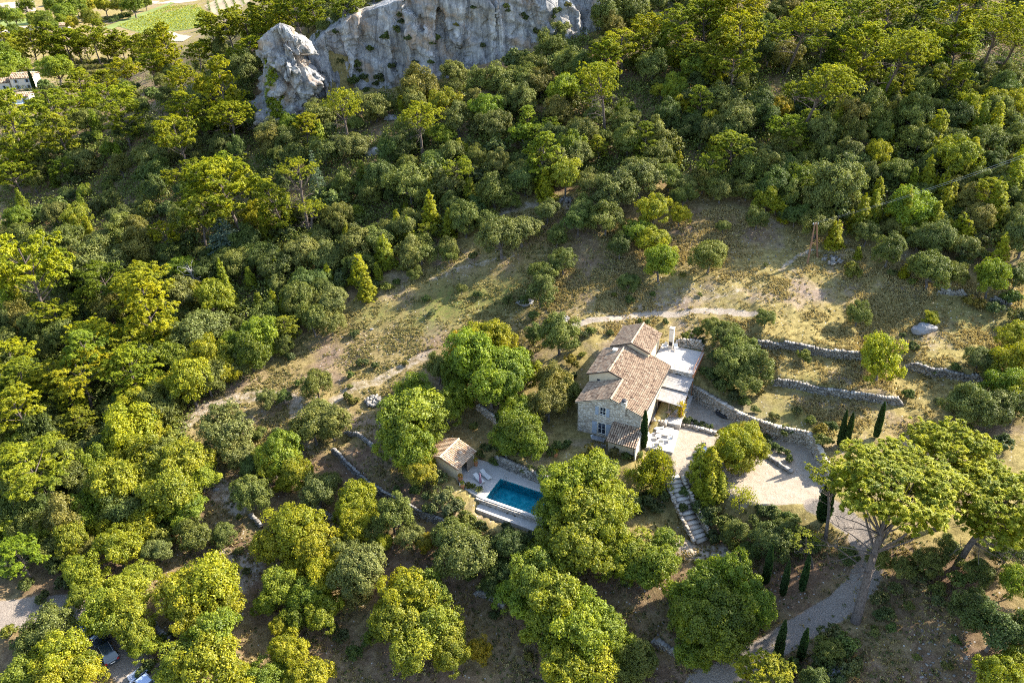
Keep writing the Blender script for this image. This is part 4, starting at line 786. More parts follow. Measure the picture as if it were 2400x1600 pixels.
def hero_pine(name, base_px, crown_px, zc, rad, vert, seed, npad, trad, label, dead=10, hint=None, nt=24, nn=19, padr=.78):
    b0, t = onground(*base_px); cc = up(crown_px[0], crown_px[1], b0[2] + zc); off = cc - b0
    V_, q, v, pc, lean = pine_parts(seed, npad=npad, ntuft=nt, nneed=nn, L=.095, Wd=.020, low=-.5, top=.62, rmax=.92, open_=.05, flat=1.6, padr=padr)
    s = np.array([rad, rad, vert]); e = thing(name, label, 'pine tree', b0 - np.array([0, 0, .1]))
    pc2 = pc * s + off; link('crown', crown_mesh('hero_pine_crown', [(V_ * s + off, q, v)], MT['pine']), e).color = (1.12, 1.08, .85, 1)
    r = np.random.default_rng(seed); n = 9; us = np.linspace(0, 1, n)
    path = [np.array([off[0] * u ** 1.15 + .22 * math.sin(u * 7 + seed) * u, off[1] * u ** 1.15, (off[2] + vert * .25) * u]) for u in us]
    b = MB(); b.tube(path, [trad * (1.15 - .8 * u) for u in us], 10)
    for p in pc2[::2]:
        u = r.uniform(.55, .92); i = int(u * (n - 1)); a = path[i]; m = a * .5 + p * .5 + r.normal(0, .25, 3) + np.array([0, 0, -.3]); b.tube([a, m, p], [trad * .26, trad * .17, trad * .05], 5)
    for k in range(dead):
        u = r.uniform(.42, .72); a = path[int(u * (n - 1))]; th = (math.pi + r.normal(0, .9)) if hint is None else hint + r.normal(0, .8); l = rad * r.uniform(.5, 1.0)
        d = np.array([math.cos(th), math.sin(th), r.uniform(-.1, .25)]); m = a + d * l * .5 + np.array([0, 0, .3]); en = a + d * l; b.tube([a, m, en], [trad * .2, trad * .11, .02], 5)
        for j in range(5):
            s0 = m + (en - m) * r.random(); b.tube([s0, s0 + rdir(1, -.2, r)[0] * r.uniform(.5, 1.4)], [.035, .01], 3)
    link('trunk', b.mesh('hero_pine_trunk', MT['pinebark']), e); return e
hero_pine('pine_tree', (2005, 1456), (2095, 1135), 14.0, 6.9, 4.6, 901, 84, .48, 'tall pine with a broad yellow-green crown over the driveway, its long bare trunk leaning right', dead=12)
hero_pine('pine_tree', (2240, 1330), (2345, 1180), 9.0, 6.3, 4.8, 902, 72, .36, 'pine with pale dead lower branches at the right edge beside the tallest pine', dead=14, hint=-.8)
hero_pine('pine_tree', (2195, 1240), (2232, 1062), 9.5, 5.6, 4.6, 903, 66, .32, 'bright yellow-green pine directly behind the tall pine over the driveway', dead=3)
hero_pine('pine_tree', (1935, 1262), (1945, 1110), 9.0, 3.0, 3.0, 904, 26, .2, 'slim pine between the courtyard wall and the tall leaning pine', dead=2, nt=18)
hero_pine('pine_tree', (1905, 1330), (1885, 1262), 4.5, 2.3, 1.5, 905, 14, .14, 'low spreading pine below the courtyard, above the three cypresses', dead=2, nt=18)
for b_, c_, zc_, rd_, vt_, sd_, np_, lb_ in [((1841, 180), (1906, 45), 13, 5.6, 5.2, 911, 40, 'tall bright pine at the top edge with a long bare leaning trunk'), ((1869, 331), (1950, 195), 13, 5.2, 5.2, 912, 42, 'large bright pine in the upper right wood with a thick trunk leaning right'),
      ((2058, 252), (2138, 112), 13, 5.6, 5.5, 913, 42, 'large bright pine right of the two leaning-trunk pines at upper right'), ((2292, 198), (2350, 40), 15, 5.6, 4.5, 914, 36, 'tall pine in the upper right corner on the left one of two bare trunks'), ((2330, 193), (2395, 88), 11, 4.6, 3.6, 915, 28, 'pine at the right edge on the right one of two bare trunks'),
      ((553, 350), (543, 265), 9, 5.6, 4.6, 916, 42, 'big bright two-storeyed pine just left of the rock pinnacle'), ((820, 362), (804, 245), 11, 4.0, 5.2, 917, 34, 'tall narrow pine in front of the gap between pinnacle and cliff'), ((990, 372), (985, 272), 9, 5.0, 4.4, 918, 34, 'broad pine below the middle of the cliff with bare lower trunk'),
      ((724, 545), (698, 395), 13, 3.8, 3.4, 919, 26, 'tall pine with bare silvery limbs in the middle of the left wood'), ((735, 560), (728, 490), 6.5, 3.2, 2.6, 920, 20, 'lower pine crown beneath the silvery-limbed tall pine'), ((1420, 330), (1403, 185), 13, 4.6, 5.0, 921, 34, 'tall ragged pine with bare grey lower branches above the clearing')]:
    hero_pine('pine_tree', b_, c_, zc_, rd_, vt_, sd_, np_, .30, lb_, dead=5 if sd_ not in (919, 921) else 12, nt=20, nn=17, padr=1.0)
# the rest of the wood
FOREST = [(0,118),(400,112),(480,60),(540,-10),(930,-10),(760,90),(700,60),(610,180),(590,285),(700,300),(790,240),(1000,215),(1150,170),(1350,95),(1420,40),(1600,-30),(2420,-30),(2420,590),(2130,570),(1950,540),(1830,500),(1700,440),(1580,415),(1330,430),(1180,465),(1080,545),(980,600),(900,645),(800,690),(720,770),(640,830),(580,870),(500,920),(430,970),(420,1100),(400,1280),(0,1310)]
fx_ = rng.uniform(-50, 2450, 9000); fy_ = rng.uniform(-60, 1310, 9000); ok_ = in_poly(fx_, np.maximum(fy_, -25), FOREST)
ex = np.array([(t[2], t[3], t[4]) for t in TREES]); ex = [tuple(e) for e in ex]; cnt = 0; EX = np.array(ex)
nfill = {'shrub': 0, 'downy': 0, 'oak': 0, 'decid': 0, 'cone': 0, 'pine': 0}
for x, y, k_ in zip(fx_, fy_, ok_):
    if not k_ or cnt > 600: continue
    p, t = march(x, y + 14, ground_z)
    if t > 470 or (x < 100 and 145 < y < 250) or (155 < x < 312 and 138 < y < 192): continue
    rw = rng.uniform(1.5, 3.7); hw_ = rw * FPX / t; d = np.hypot(EX[:, 0] - x, EX[:, 1] - y)
    if (d < .37 * (hw_ + EX[:, 2])).any(): continue
    u_ = rng.random(); kd = ('oak' if nfill['oak'] < 75 else 'downy' if nfill['downy'] < 285 else 'shrub') if u_ < .76 else ('decid' if u_ < .86 else 'cone' if u_ < .92 else 'pine')
    if kd == 'cone': hw_ *= .42
    cc = rng.choice(['N', 'S', 'D', 'G', 'B', 'N', 'S', 'N'] if kd in ('oak', 'downy') else ['N', 'G', 'Y', 'L', 'D']) 
    if place_tree(kd, x, y, hw_, str(cc)) is not None:
        EX = np.concatenate([EX, [[x, y, hw_]]]); cnt += 1; nfill[kd] += 1
print('trees', len(TREES), 'fill', cnt, nfill)
dt = dead_tree(); p, t = onground(462, 690); e = thing('dead_tree', 'leafless silvery dead tree in the dark gap left of the conical pines', 'tree', p); e.scale = (3.2, 3.2, 3.6); dt.build('trunk', MT['deadwood'], e)

# ------------------------------------------------------------------ low scrub under the wood
def scrub():
    n = 9000; x = rng.uniform(-60, 2460, n * 2); y = rng.uniform(-30, 1320, n * 2); k = in_poly(x, np.maximum(y, -25), FOREST); x, y = x[k][:n], y[k][:n]
    # march all at once on a coarse list of depths
    P = []
    tt = np.arange(60, 420, 2.0)
    for i in range(0, len(x), 400):
        d = FW + ((x[i:i + 400] - 1200) / FPX)[:, None] * RT + ((800 - y[i:i + 400]) / FPX)[:, None] * UPV
        Q_ = CAM + d[:, None, :] * tt[None, :, None]; g = Q_[..., 2] - ground_z(Q_[..., 0].ravel(), Q_[..., 1].ravel()).reshape(Q_.shape[:2]); j = np.argmax(g < 0, 1); ok = g[np.arange(len(j)), j] < 0
        P.append(Q_[np.arange(len(j)), j][ok])
    P = np.concatenate(P); P[:, 2] = ground_z(P[:, 0], P[:, 1]); m = len(P); r = rng.uniform(1.0, 3.0, m)
    nl = 80; k2 = np.repeat(np.arange(m), nl); e = rdir(len(k2), -.1); C = P[k2] + e * r[k2][:, None] * np.array([1, 1, .95]) * rng.uniform(.7, 1.08, len(k2))[:, None]
    V_, q = leaf_quads(C, e * .7 + rng.normal(0, .5, (len(k2), 3)) + [0, 0, .3], .36 * rng.uniform(.7, 1.3, len(k2)), .30)
    v = .45 + rng.normal(0, .16, m)[k2] + rng.normal(0, .14, len(k2))
    o = link('undergrowth', crown_mesh('undergrowth', [(V_, q, v)], MT['oak'])); o['kind'] = 'stuff'; o.color = (.95, 1.0, .95, 1)
scrub()
def tufts(name, n, poly_px, mat, size, cols, kind='blade', dens=None, zoff=0.0, color=(1, 1, 1, 1), excl=()):
    w = [tuple(march(x, y, ground_z)[0][:2]) for x, y in poly_px]; a = np.array(w); lo, hi = a.min(0), a.max(0)
    x = rng.uniform(lo[0], hi[0], n * 2); y = rng.uniform(lo[1], hi[1], n * 2); k = in_poly(x, y, w)
    for poly in (COURT, HOUSE, POOLPAD, LEDGE, STAIR): k &= ~in_poly(x, y, poly)
    nz = fbm(np.stack([x * .16, y * .16, x * 0], -1), 3, 77) + .35 * (vnoise(np.stack([x * .9, y * .9, x * 0], -1), 78) - .5); k &= rng.random(len(x)) < np.clip((nz - .33) * 4, .05, 1)
    for pi in (0, 1, 2, 3, 4, 11, 12): 
        d = dist_line(x, y, px2w(PATHS[pi][0], ground_z))[0]; k &= (d > PATHS[pi][1] * .9) | (rng.random(len(x)) < .06)
    x, y = x[k][:n], y[k][:n]; z = ground_z(x, y) + zoff; m = len(x); nb = 4 if kind == 'blade' else 14; k2 = np.repeat(np.arange(m), nb)
    s = size * rng.uniform(.6, 1.4, m); C = np.stack([x, y, z], -1)[k2]
    if kind == 'blade':
        C = C + rng.normal(0, .08, (len(k2), 3)) * [1, 1, 0]; D = np.array([0, 0, 1.0]) + rng.normal(0, .45, (len(k2), 3)); V_, q = leaf_quads(C, D, s[k2], .12, along=True)
    else:
        e = rdir(len(k2), 0); C = C + e * s[k2][:, None] * [.7, .7, .55]; V_, q = leaf_quads(C, e + rng.normal(0, .4, (len(k2), 3)), .16, .13)
    v = .5 + rng.normal(0, .16, m)[k2] + rng.normal(0, .12, len(k2)); o = link(name, crown_mesh(name, [(V_, q, v)], MT[mat])); o['kind'] = 'stuff'; o.color = color
OPEN_R = [(1340,780),(1250,700),(1300,600),(1430,640),(1560,520),(1700,480),(1850,540),(2100,600),(2400,640),(2400,960),(2250,1010),(1950,1060),(1880,960),(1650,820)]
OPEN_L = [(430,1100),(440,960),(640,850),(800,720),(1000,640),(1200,500),(1350,470),(1500,520),(1400,740),(1250,830),(1100,950),(900,1000),(650,1100)]
OPEN_B = [(430,1100),(900,1000),(1100,1250),(1500,1230),(1700,1180),(1900,1230),(2400,1280),(2400,1620),(300,1620)]
tufts('dry_grass', 42000, OPEN_R, 'straw', .30, None); tufts('dry_grass', 22000, OPEN_L, 'straw', .26, None, color=(.8, .85, .75, 1)); tufts('dry_grass', 16000, OPEN_B, 'straw', .26, None, color=(.8, .8, .75, 1))
tufts('low_herbs', 4200, OPEN_L, 'herb', .26, None, kind='clump'); tufts('low_herbs', 2800, OPEN_R, 'herb', .22, None, kind='clump', color=(.9, .85, .8, 1)); tufts('low_herbs', 5200, OPEN_B, 'herb', .26, None, kind='clump', color=(.75, .85, .9, 1))

# ------------------------------------------------------------------ stones and dry stone walls
def stone_block(rs, a, b, c, j=.12):
    v = np.array([(x, y, z) for z in (-.5, .5) for y in (-.5, .5) for x in (-.5, .5)]) * [a, b, c]; v = v + rs.normal(0, 1, (8, 3)) * [a * j, b * j, c * j * .7]
    return v
BQ = np.array([(0, 2, 3, 1), (4, 5, 7, 6), (0, 1, 5, 4), (1, 3, 7, 5), (3, 2, 6, 7), (2, 0, 4, 6)])
def stones_mesh(name, blocks, vals, mat):
    n = len(blocks); V_ = np.concatenate(blocks); q = (np.arange(n)[:, None, None] * 8 + BQ[None]).reshape(-1, 4)
    return mesh_np(name, V_, quads=q, mats=[mat], attrs={'v': np.repeat(np.clip(vals, 0, 1), 8)})
def stone_wall(name, label, pts, H, mat='drystone', thick=.5, zfoot=None, zlow=.2, sl=.38, sh=.22, cope=True, group=None, seed=0, inward=0.0, topz=None, ragged=.6):
    rs = np.random.default_rng(1000 + seed); P = np.array(pts); seg = np.hypot(*np.diff(P, axis=0).T); A = np.concatenate([[0], np.cumsum(seg)]); T = A[-1]
    mid_ = np.array([np.interp(T / 2, A, P[:, 0]), np.interp(T / 2, A, P[:, 1])])
    e = thing(name, label, 'stone wall', (mid_[0], mid_[1], gz(*mid_)), group=group); o0 = np.array(e.location)
    bl, va, cb, cv = [], [], [], []
    s = 0.0
    def frame(s):
        x, y = np.interp(s, A, P[:, 0]), np.interp(s, A, P[:, 1]); i = min(np.searchsorted(A, s, 'right') - 1, len(seg) - 1); i = max(i, 0); d = (P[i + 1] - P[i]) / seg[i]; return x, y, d, np.array([-d[1], d[0]])
    nc = int(max(2, round(H / sh)))
    hprof = lambda s: H * (1 + ragged * (vnoise(np.array([[s * .5, seed, 0.0]]), 3)[0] - .5)) * min(1, .45 + s / 1.2, .45 + (T - s) / 1.2)
    for c in range(nc + 1):
        s = rs.uniform(0, sl * .5)
        while s < T:
            l = sl * rs.uniform(.6, 1.5); x, y, d, n = frame(min(s + l / 2, T)); h = hprof(s); zb = (zfoot(s / T) if zfoot else gz(x - n[0] * .7, y - n[1] * .7)) - zlow
            if c * sh <= h + zlow:
                top = (c + 1) * sh > h + zlow
                v = stone_block(rs, l * .90, thick * rs.uniform(.85, 1.1) * (1.12 if top else 1), sh * (.88 if not top else rs.uniform(.8, 1.3)))
                w_ = np.stack([x + v[:, 0] * d[0] + (v[:, 1] + rs.normal(0, .035) + inward) * n[0], y + v[:, 0] * d[1] + (v[:, 1] + inward) * n[1], zb + (c + .5) * sh + v[:, 2]], -1) - o0
                (cb if top and cope else bl).append(w_); (cv if top and cope else va).append(np.clip(.5 + rs.normal(0, .22) + (.12 if top else 0), 0, 1))
            s += l
    if bl: link('stonework', stones_mesh('stonework', bl, np.array(va), MT[mat]), e)['kind'] = 'stuff'
    if len(cb) > 300: link('coping', stones_mesh('coping', cb, np.array(cv), MT[mat]), e)['kind'] = 'stuff'
    else:
        for k in range(len(cb)): link('coping_stone', stones_mesh('coping_stone', [cb[k]], np.array([cv[k]]), MT[mat]), e)
    return e
G1 = 'dry stone terrace walls on the meadow'
stone_wall('terrace_wall', 'upper terrace wall between the big oak by the house and the yellow tree on the meadow', W1a, 1.45, seed=1)
stone_wall('terrace_wall', 'upper terrace wall running right from the yellow tree towards the right edge', W1b, 1.45, seed=2)
stone_wall('terrace_wall', 'long middle terrace wall below the yellow tree, ending above the three thin cypresses', W2, 1.3, seed=3)
stone_wall('terrace_wall', 'short broken wall under the two bushes at the upper right of the meadow', W4, 1.0, seed=4)
stone_wall('terrace_wall', 'short broken wall beside the golden bush near the right edge', W5, 1.0, seed=5)
stone_wall('retaining_wall', 'long dark dry stone wall running down left of the pool hut', WL, 1.5, seed=6, thick=.34, mat='shadestone')
stone_wall('retaining_wall', 'short stone wall half buried under the big tree left of the pool hut', WS, .9, seed=7, mat='shadestone', thick=.36)
stone_wall('retaining_wall', 'garden wall in the shade between the golden tree and the dark round shrub', WG, 1.4, seed=8, mat='warmstone')
stone_wall('retaining_wall', 'short pale wall in the gap between the bottom trees', WB, 1.0, seed=9)
stone_wall('retaining_wall', 'low wall beneath the dark green trees beside the driveway', WR, 1.0, seed=10)
WLs = px2w([(738,1192),(760,1205),(780,1218)], ground_z); stone_wall('retaining_wall', 'stub of wall between two yellow-green trees left of centre', WLs, .9, seed=21)
WLt = px2w([(585,1208),(600,1222),(612,1236)], ground_z); stone_wall('retaining_wall', 'small stub of wall at the bottom of the bare slope', WLt, .8, seed=22)
stone_wall('retaining_wall', 'rough rock edge above the parked cars', px2w([(358,1455),(368,1475),(385,1495),(402,1505)], ground_z), 1.0, seed=23)
stone_wall('courtyard_wall', 'curved tall retaining wall round the gravel courtyard', WC[::-1][::-1], 2.2, mat='warmstone', zfoot=lambda u_: 0.0, seed=11, thick=.55, ragged=.12)
stone_wall('garden_wall', 'low wall between the paved terrace and the courtyard tree', [(23.0,89.3),(25.2,88.5),(27.8,87.1)], .55, mat='warmstone', zfoot=lambda u_: 0.0, seed=12, sl=.5)
stone_wall('garden_wall', 'low stone edge of the planted island in the courtyard', [(33.0,82.5),(34.3,80.6),(35.7,78.6)], .5, zfoot=lambda u_: 0.0, seed=13, sl=.5)
stone_wall('pool_wall', 'stone wall along the shady side of the pool', [pw(-2.6,-2.6),pw(1.5,-1.9),pw(PL+1.4,-1.15)], 1.75, mat='drystone', zfoot=lambda u_: -2.55, seed=14, ragged=.3)
stone_wall('terrace_wall', 'rubble wall against the slope behind the upper roof terrace', [hw(8.2,19.9),hw(10.4,20.4),hw(12.4,20.6)], 1.3, mat='warmstone', zfoot=lambda u_: 4.6, seed=15)
stone_wall('garden_wall', 'low stone wall edging the covered terrace beside its steps', [hw(9.25,5.15),hw(10.2,5.1),hw(11.2,5.1)], .5, mat='warmstone', zfoot=lambda u_: .85, seed=16, sl=.55, thick=.6)

def boulder(name, label, px, py, size, mat='rock', seed=0, sink=.3, cat='boulder', aniso=(1.3, .8, .6)):
    p, t = onground(px, py); r = size * t / FPX; th = np.linspace(0, 2 * math.pi, 22, endpoint=False); ph = np.linspace(-.9, 1.5, 12); Vv = []
    for f in ph:
        for a in th: Vv.append((math.cos(a) * math.cos(f), math.sin(a) * math.cos(f), math.sin(f)))
    Vv = np.array(Vv); k = 1 + (np.floor(fbm(Vv * 1.6 + seed, 2, 7) * 7) / 7 - .42) * .9 + (fbm(Vv * 4 + seed, 3, 8) - .45) * .3; Vv = Vv * k[:, None] * np.array(aniso) * r
    id_ = np.arange(len(Vv)).reshape(12, 22); id2 = np.roll(id_, -1, 1); q = np.stack([id_[:-1], id2[:-1], id2[1:], id_[1:]], -1).reshape(-1, 4); Vv = np.concatenate([Vv, Vv[-22:].mean(0)[None]])
    o = link(name, mesh_np(name, Vv, quads=q, tris=np.stack([id_[-1], id2[-1], np.full(22, len(Vv) - 1)], -1), mats=[MT[mat]])); o.location = p + [0, 0, r * aniso[2] * (1 - sink) * .5]
    o['label'] = label; o['category'] = cat; return o
boulder('boulder', 'big grey boulder lying in the dry meadow on the right', 2163, 776, 25, seed=3)
boulder('boulder', 'grey rock in the scrub at the bottom beside the driveway', 1958, 1578, 26, seed=5, aniso=(1.3, .7, .5))
boulder('boulder', 'pale boulder on the bare path at left centre', 507, 1147, 7, seed=6)
boulder('boulder', 'blue-grey rock in the shade above the green clearing', 1233, 712, 17, seed=8)
boulder('boulder', 'white stone in the grass of the upper clearing', 871, 772, 4, seed=9)
boulder('rock_outcrop', 'grey outcrop showing between the oaks beside the cliff foot', 1215, 222, 20, seed=11, mat='cliff'); boulder('rock_outcrop', 'grey outcrop between the oaks just right of the other one', 1258, 205, 18, seed=12, mat='cliff')
boulder('rock_outcrop', 'pale rock in the wood below the cliff, left of the mid pine', 918, 280, 14, seed=13, mat='cliff'); boulder('rock_outcrop', 'shadowed blue rock low in the wood below the cliff', 878, 360, 20, seed=14, mat='cliff')
boulder('rock_outcrop', 'pale rock among the trees at the top edge', 1572, 14, 16, seed=15, mat='cliff', aniso=(.6, .6, 1.0)); boulder('rock_outcrop', 'small grey rock under the large pine left of the pinnacle', 566, 362, 12, seed=16, mat='cliff')
boulder('rock_outcrop', 'low shelf of rock at the lower left of the pinnacle', 612, 262, 20, seed=17, mat='cliff', aniso=(.8, .8, 1.2))
def heap(name, label, px, py, w, n, seed):
    rs = np.random.default_rng(seed); p, t = onground(px, py); r = w * t / FPX; e = thing(name, label, 'stone heap', p); s0 = None
    for k in range(n):
        a, d = rs.uniform(0, 6.28), r * math.sqrt(rs.random()); z = .12 + .5 * (1 - d / r) * rs.random(); o = link('stone', stones_mesh('stone', [stone_block(rs, .55, .42, .34, .16)], np.array([rs.uniform(.25, .8)]), MT['drystone']), e)
        o.location = (math.cos(a) * d, math.sin(a) * d * 1.1, z); o.rotation_euler = tuple(rs.uniform(0, 3, 3))
heap('stone_heap', 'heap of loose whitish stones left of the big pale tree', 876, 942, 19, 60, 1); heap('stone_heap', 'heap of pinkish stones at the left end of the white footpath', 1322, 751, 11, 30, 2)
heap('stone_heap', 'line of white stones on the slope above the clearing', 1326, 470, 15, 22, 3); heap('stone_heap', 'low pile of stones at the foot of the twin-legged pole', 1950, 610, 22, 30, 4)
rs_ = np.random.default_rng(44); bl = []; va = []
for k in range(560):
    reg_ = [(430,1000,760,900),(1250,1560,1900,1340),(2150,1450,2280,1590),(800,850,1000,780),(1650,640,1900,560),(1400,700,1700,650)][k % 6]; x, y = rs_.uniform(reg_[0], reg_[2]), rs_.uniform(min(reg_[1], reg_[3]), max(reg_[1], reg_[3])); p, t = onground(x, y)
    if in_poly(np.array([p[0]]), np.array([p[1]]), COURT)[0] or in_poly(np.array([p[0]]), np.array([p[1]]), HOUSE)[0]: continue
    s_ = rs_.uniform(.07, .2); bl.append(stone_block(rs_, s_ * 1.3, s_, s_ * .7, .15) @ np.array(Matrix.Rotation(rs_.uniform(0, 6), 3, 'Z')) + p); va.append(rs_.uniform(.2, .8))
link('loose_stones', stones_mesh('loose_stones', bl, np.array(va), MT['drystone']))['kind'] = 'stuff'

# ------------------------------------------------------------------ tiled roofs
def tile_roof(name, corners, parent, mat='tile', pitch=.26, step=.42, rad=.088, seed=0, thick=.12, kind=True, under='tile'):
    """corners: eave a, eave b, ridge b, ridge a (local). real barrel tiles in rows, joined"""
    rs = np.random.default_rng(3000 + seed); a, b_, c, d = [np.array(q, float) for q in corners]; w = np.linalg.norm(b_ - a); ex = (b_ - a) / w; h = np.linalg.norm(d - a); ey = (d - a) / h; ez = np.cross(ex, ey); ez = ez if ez[2] > 0 else -ez
    nc = max(2, int(round(w / pitch))); nr = max(2, int(round(h / step))); pt, st = w / nc, h / nr; K = 6; ang = np.linspace(0, math.pi, K)
    prof = np.stack([np.cos(ang) * rad, np.sin(ang) * rad * .9], -1); Vs, Qs, Vv = [], [], []; n = 0
    for i in range(nc):
        for j in range(nr):
            jx, jr = rs.normal(0, .010), rs.normal(0, .02); v = np.clip(.56 + rs.normal(0, .15), 0, 1); v = v * .5 if rs.random() < .06 else v
            s0, s1 = j * st - .03 + rs.normal(0, .012), (j + 1) * st + .05; x0 = (i + .5) * pt + jx
            for s, sc_, up_ in ((s0, 1.08, .038), (s1, .86, .0)):
                for q in prof: Vs.append(a + ex * (x0 + q[0] * sc_ + (jr * (s - s0))) + ey * s + ez * (q[1] * sc_ + up_ + .03)); Vv.append(v)
            for k in range(K - 1): Qs.append((n + k, n + K + k, n + K + k + 1, n + k + 1))
            Qs.append((n, n + 1, n + 4, n + 5)); n += 2 * K
    lo = -thick
    base = [a - ex * .02, b_ + ex * .02, c + ex * .02, d - ex * .02]
    for q in base: Vs.append(q + ez * .025); Vv.append(-.25)
    for q in base: Vs.append(q + ez * lo); Vv.append(.3)
    Qs += [(n, n + 1, n + 2, n + 3), (n + 7, n + 6, n + 5, n + 4), (n, n + 4, n + 5, n + 1), (n + 1, n + 5, n + 6, n + 2), (n + 3, n + 2, n + 6, n + 7), (n, n + 3, n + 7, n + 4)]
    me = mesh_np(name, np.array(Vs), quads=np.array(Qs), mats=[MT[mat]], attrs={'v': np.array(Vv)}); o = link(name, me, parent)
    if kind: o['kind'] = 'stuff'
    return o
def ridge_tiles(parent, a, b_, mat='tile', seed=0, rad=.15, step=.4, mortar=True):
    rs = np.random.default_rng(4000 + seed); a, b_ = np.array(a, float), np.array(b_, float); L = np.linalg.norm(b_ - a); d = (b_ - a) / L; side = nrm(np.cross(d, [0, 0, 1.0])); upv = np.cross(side, d); n = int(L / step); st = L / n; ang = np.linspace(-.15, math.pi + .15, 7)
    for i in range(n):
        Vs = []
        for s, k in ((i * st - .02, 1.1), ((i + 1) * st + .04, .92)):
            for t in ang: Vs.append(a + d * s + side * math.cos(t) * rad * k + upv * (math.sin(t) * rad * .85 * k + .04))
        o = link('ridge_tile', mesh_np('ridge_tile', np.array(Vs), quads=[(k, k + 7, k + 8, k + 1) for k in range(6)], mats=[MT[mat]], attrs={'v': np.full(14, np.clip(.72 + rs.normal(0, .1), 0, 1))}), parent)

# ------------------------------------------------------------------ the stone house (local frame: s along the front gable, t back along the ridge)
house = thing('stone_house', 'L-shaped stone farmhouse with several clay tiled roofs and grey-blue shutters', 'house', HO, HA)
zl = lambda s: 5.12 + .375 * s; zrr = lambda s: 7.8 - .383 * (s - 2.7) - .06
f = MB(); D1, D2, U1, U2 = 2.98, 4.12, 3.18, 4.08
def strip(s0, s1, z0, z1=None, t0=0, t1=.45):
    a0 = z0 if z0 is not None else -.4
    if z1 is None:
        brk = [s0] + ([4.8] if s0 < 4.8 < s1 else []) + [s1]
        for p_, q_ in zip(brk[:-1], brk[1:]):
            zt = [(zl(s) if (s + (1e-6 if s == p_ else -1e-6)) < 4.8 else zrr(s)) - .08 for s in (p_, q_, q_, p_)]; f.prism([(p_, t0), (q_, t0), (q_, t1), (p_, t1)], a0, zt)
    else: f.box((s0, t0, a0), (s1, t1, z1))
strip(0, D1, None); strip(D2, 9.1, None); strip(D1, D2, -.4, .42); strip(D1, D2, 2.38, 3.72); strip(D1, U1, 3.72, 5.12); strip(U2, D2, 3.72, 5.12); strip(D1, D2, 5.12, None)
f.build('front_wall', MT['masonry'], house)
w = MB(); w.prism([(0.003, .45), (4.8, .45), (4.8, 5.0), (.003, 5.0)], -.4, [zl(0) - .08, zl(4.8) - .08, zl(4.8) - .08, zl(0) - .08]); w.prism([(4.8, .45), (9.097, .45), (9.097, 5.0), (4.8, 5.0)], -.4, [zrr(4.8) - .08, zrr(9.1) - .08, zrr(9.1) - .08, zrr(4.8) - .08])
w.build('front_block', MT['masonry'], house)
w = MB(); zq = lambda s: (6.60 + .383 * (s + .3)) - .08
w.prism([(-.25, 5.003), (2.7, 5.003), (2.7, 12.2), (-.25, 12.2)], -.4, [zq(-.25), zq(2.7), zq(2.7), zq(-.25)]); w.prism([(2.7, 5.003), (9.09, 5.003), (9.09, 13.15), (2.7, 13.15)], -.4, [zrr(2.7) - .08, zrr(9.1) - .08, zrr(9.1) - .08, zrr(2.7) - .08])
w.build('middle_block', MT['plaster'], house)
w = MB(); w.prism([(.8, 12.21), (3.6, 12.21), (3.6, 17.9), (.8, 17.9)], -.4, [7.30, 8.42, 8.42, 7.30]); w.prism([(3.6, 12.21), (6.25, 12.21), (6.25, 17.9), (3.6, 17.9)], -.4, [8.42, 7.36, 7.36, 8.42]); w.build('rear_block', MT['plaster'], house)
tile_roof('roof_tiles', [(-.28, -.25, 5.05), (-.28, 4.98, 5.05), (4.75, 4.98, 6.93), (4.75, -.25, 6.93)], house, seed=1)
tile_roof('roof_tiles', [(-.55, 4.8, 6.52), (-.55, 12.15, 6.52), (2.68, 12.15, 7.76), (2.68, 4.8, 7.76)], house, seed=2)
tile_roof('roof_tiles', [(9.38, 13.3, 5.24), (9.38, 4.8, 5.24), (2.72, 4.8, 7.79), (2.72, 13.3, 7.79)], house, seed=3)
tile_roof('roof_tiles', [(9.38, 4.8, 5.24), (9.38, -.28, 5.24), (4.82, -.28, 6.985), (4.82, 4.8, 6.985)], house, seed=4)
tile_roof('roof_tiles', [(.45, 11.9, 7.27), (.45, 18.1, 7.27), (3.58, 18.1, 8.52), (3.58, 11.9, 8.52)], house, seed=5)
tile_roof('roof_tiles', [(6.55, 18.1, 7.36), (6.55, 11.9, 7.36), (3.62, 11.9, 8.53), (3.62, 18.1, 8.53)], house, seed=6)
ridge_tiles(house, (4.8, -.28, 7.0), (4.8, 4.75, 7.0), seed=1); ridge_tiles(house, (2.7, 4.8, 7.82), (2.7, 12.1, 7.82), seed=2); ridge_tiles(house, (3.6, 11.9, 8.57), (3.6, 18.1, 8.57), seed=3)
for q in ((-.3, -.27, 5.0, 4.75, -.27, 6.9), (4.85, -.29, 6.93, 9.4, -.29, 5.2)):
    v_ = MB(); v_.tube([(q[0], q[1], q[2]), (q[3], q[4], q[5])], .05, 5); v_.build('verge', MT['plaster'], house)
v_ = MB(); v_.tube([(9.45, -.25, 5.15), (9.45, 13.25, 5.15)], .07, 6); v_.build('gutter', MT['darkmetal'], house)
v_ = MB(); v_.tube([(9.2, -.12, 5.1), (9.16, -.12, .1)], .045, 6); v_.build('downpipe', MT['metal'], house)
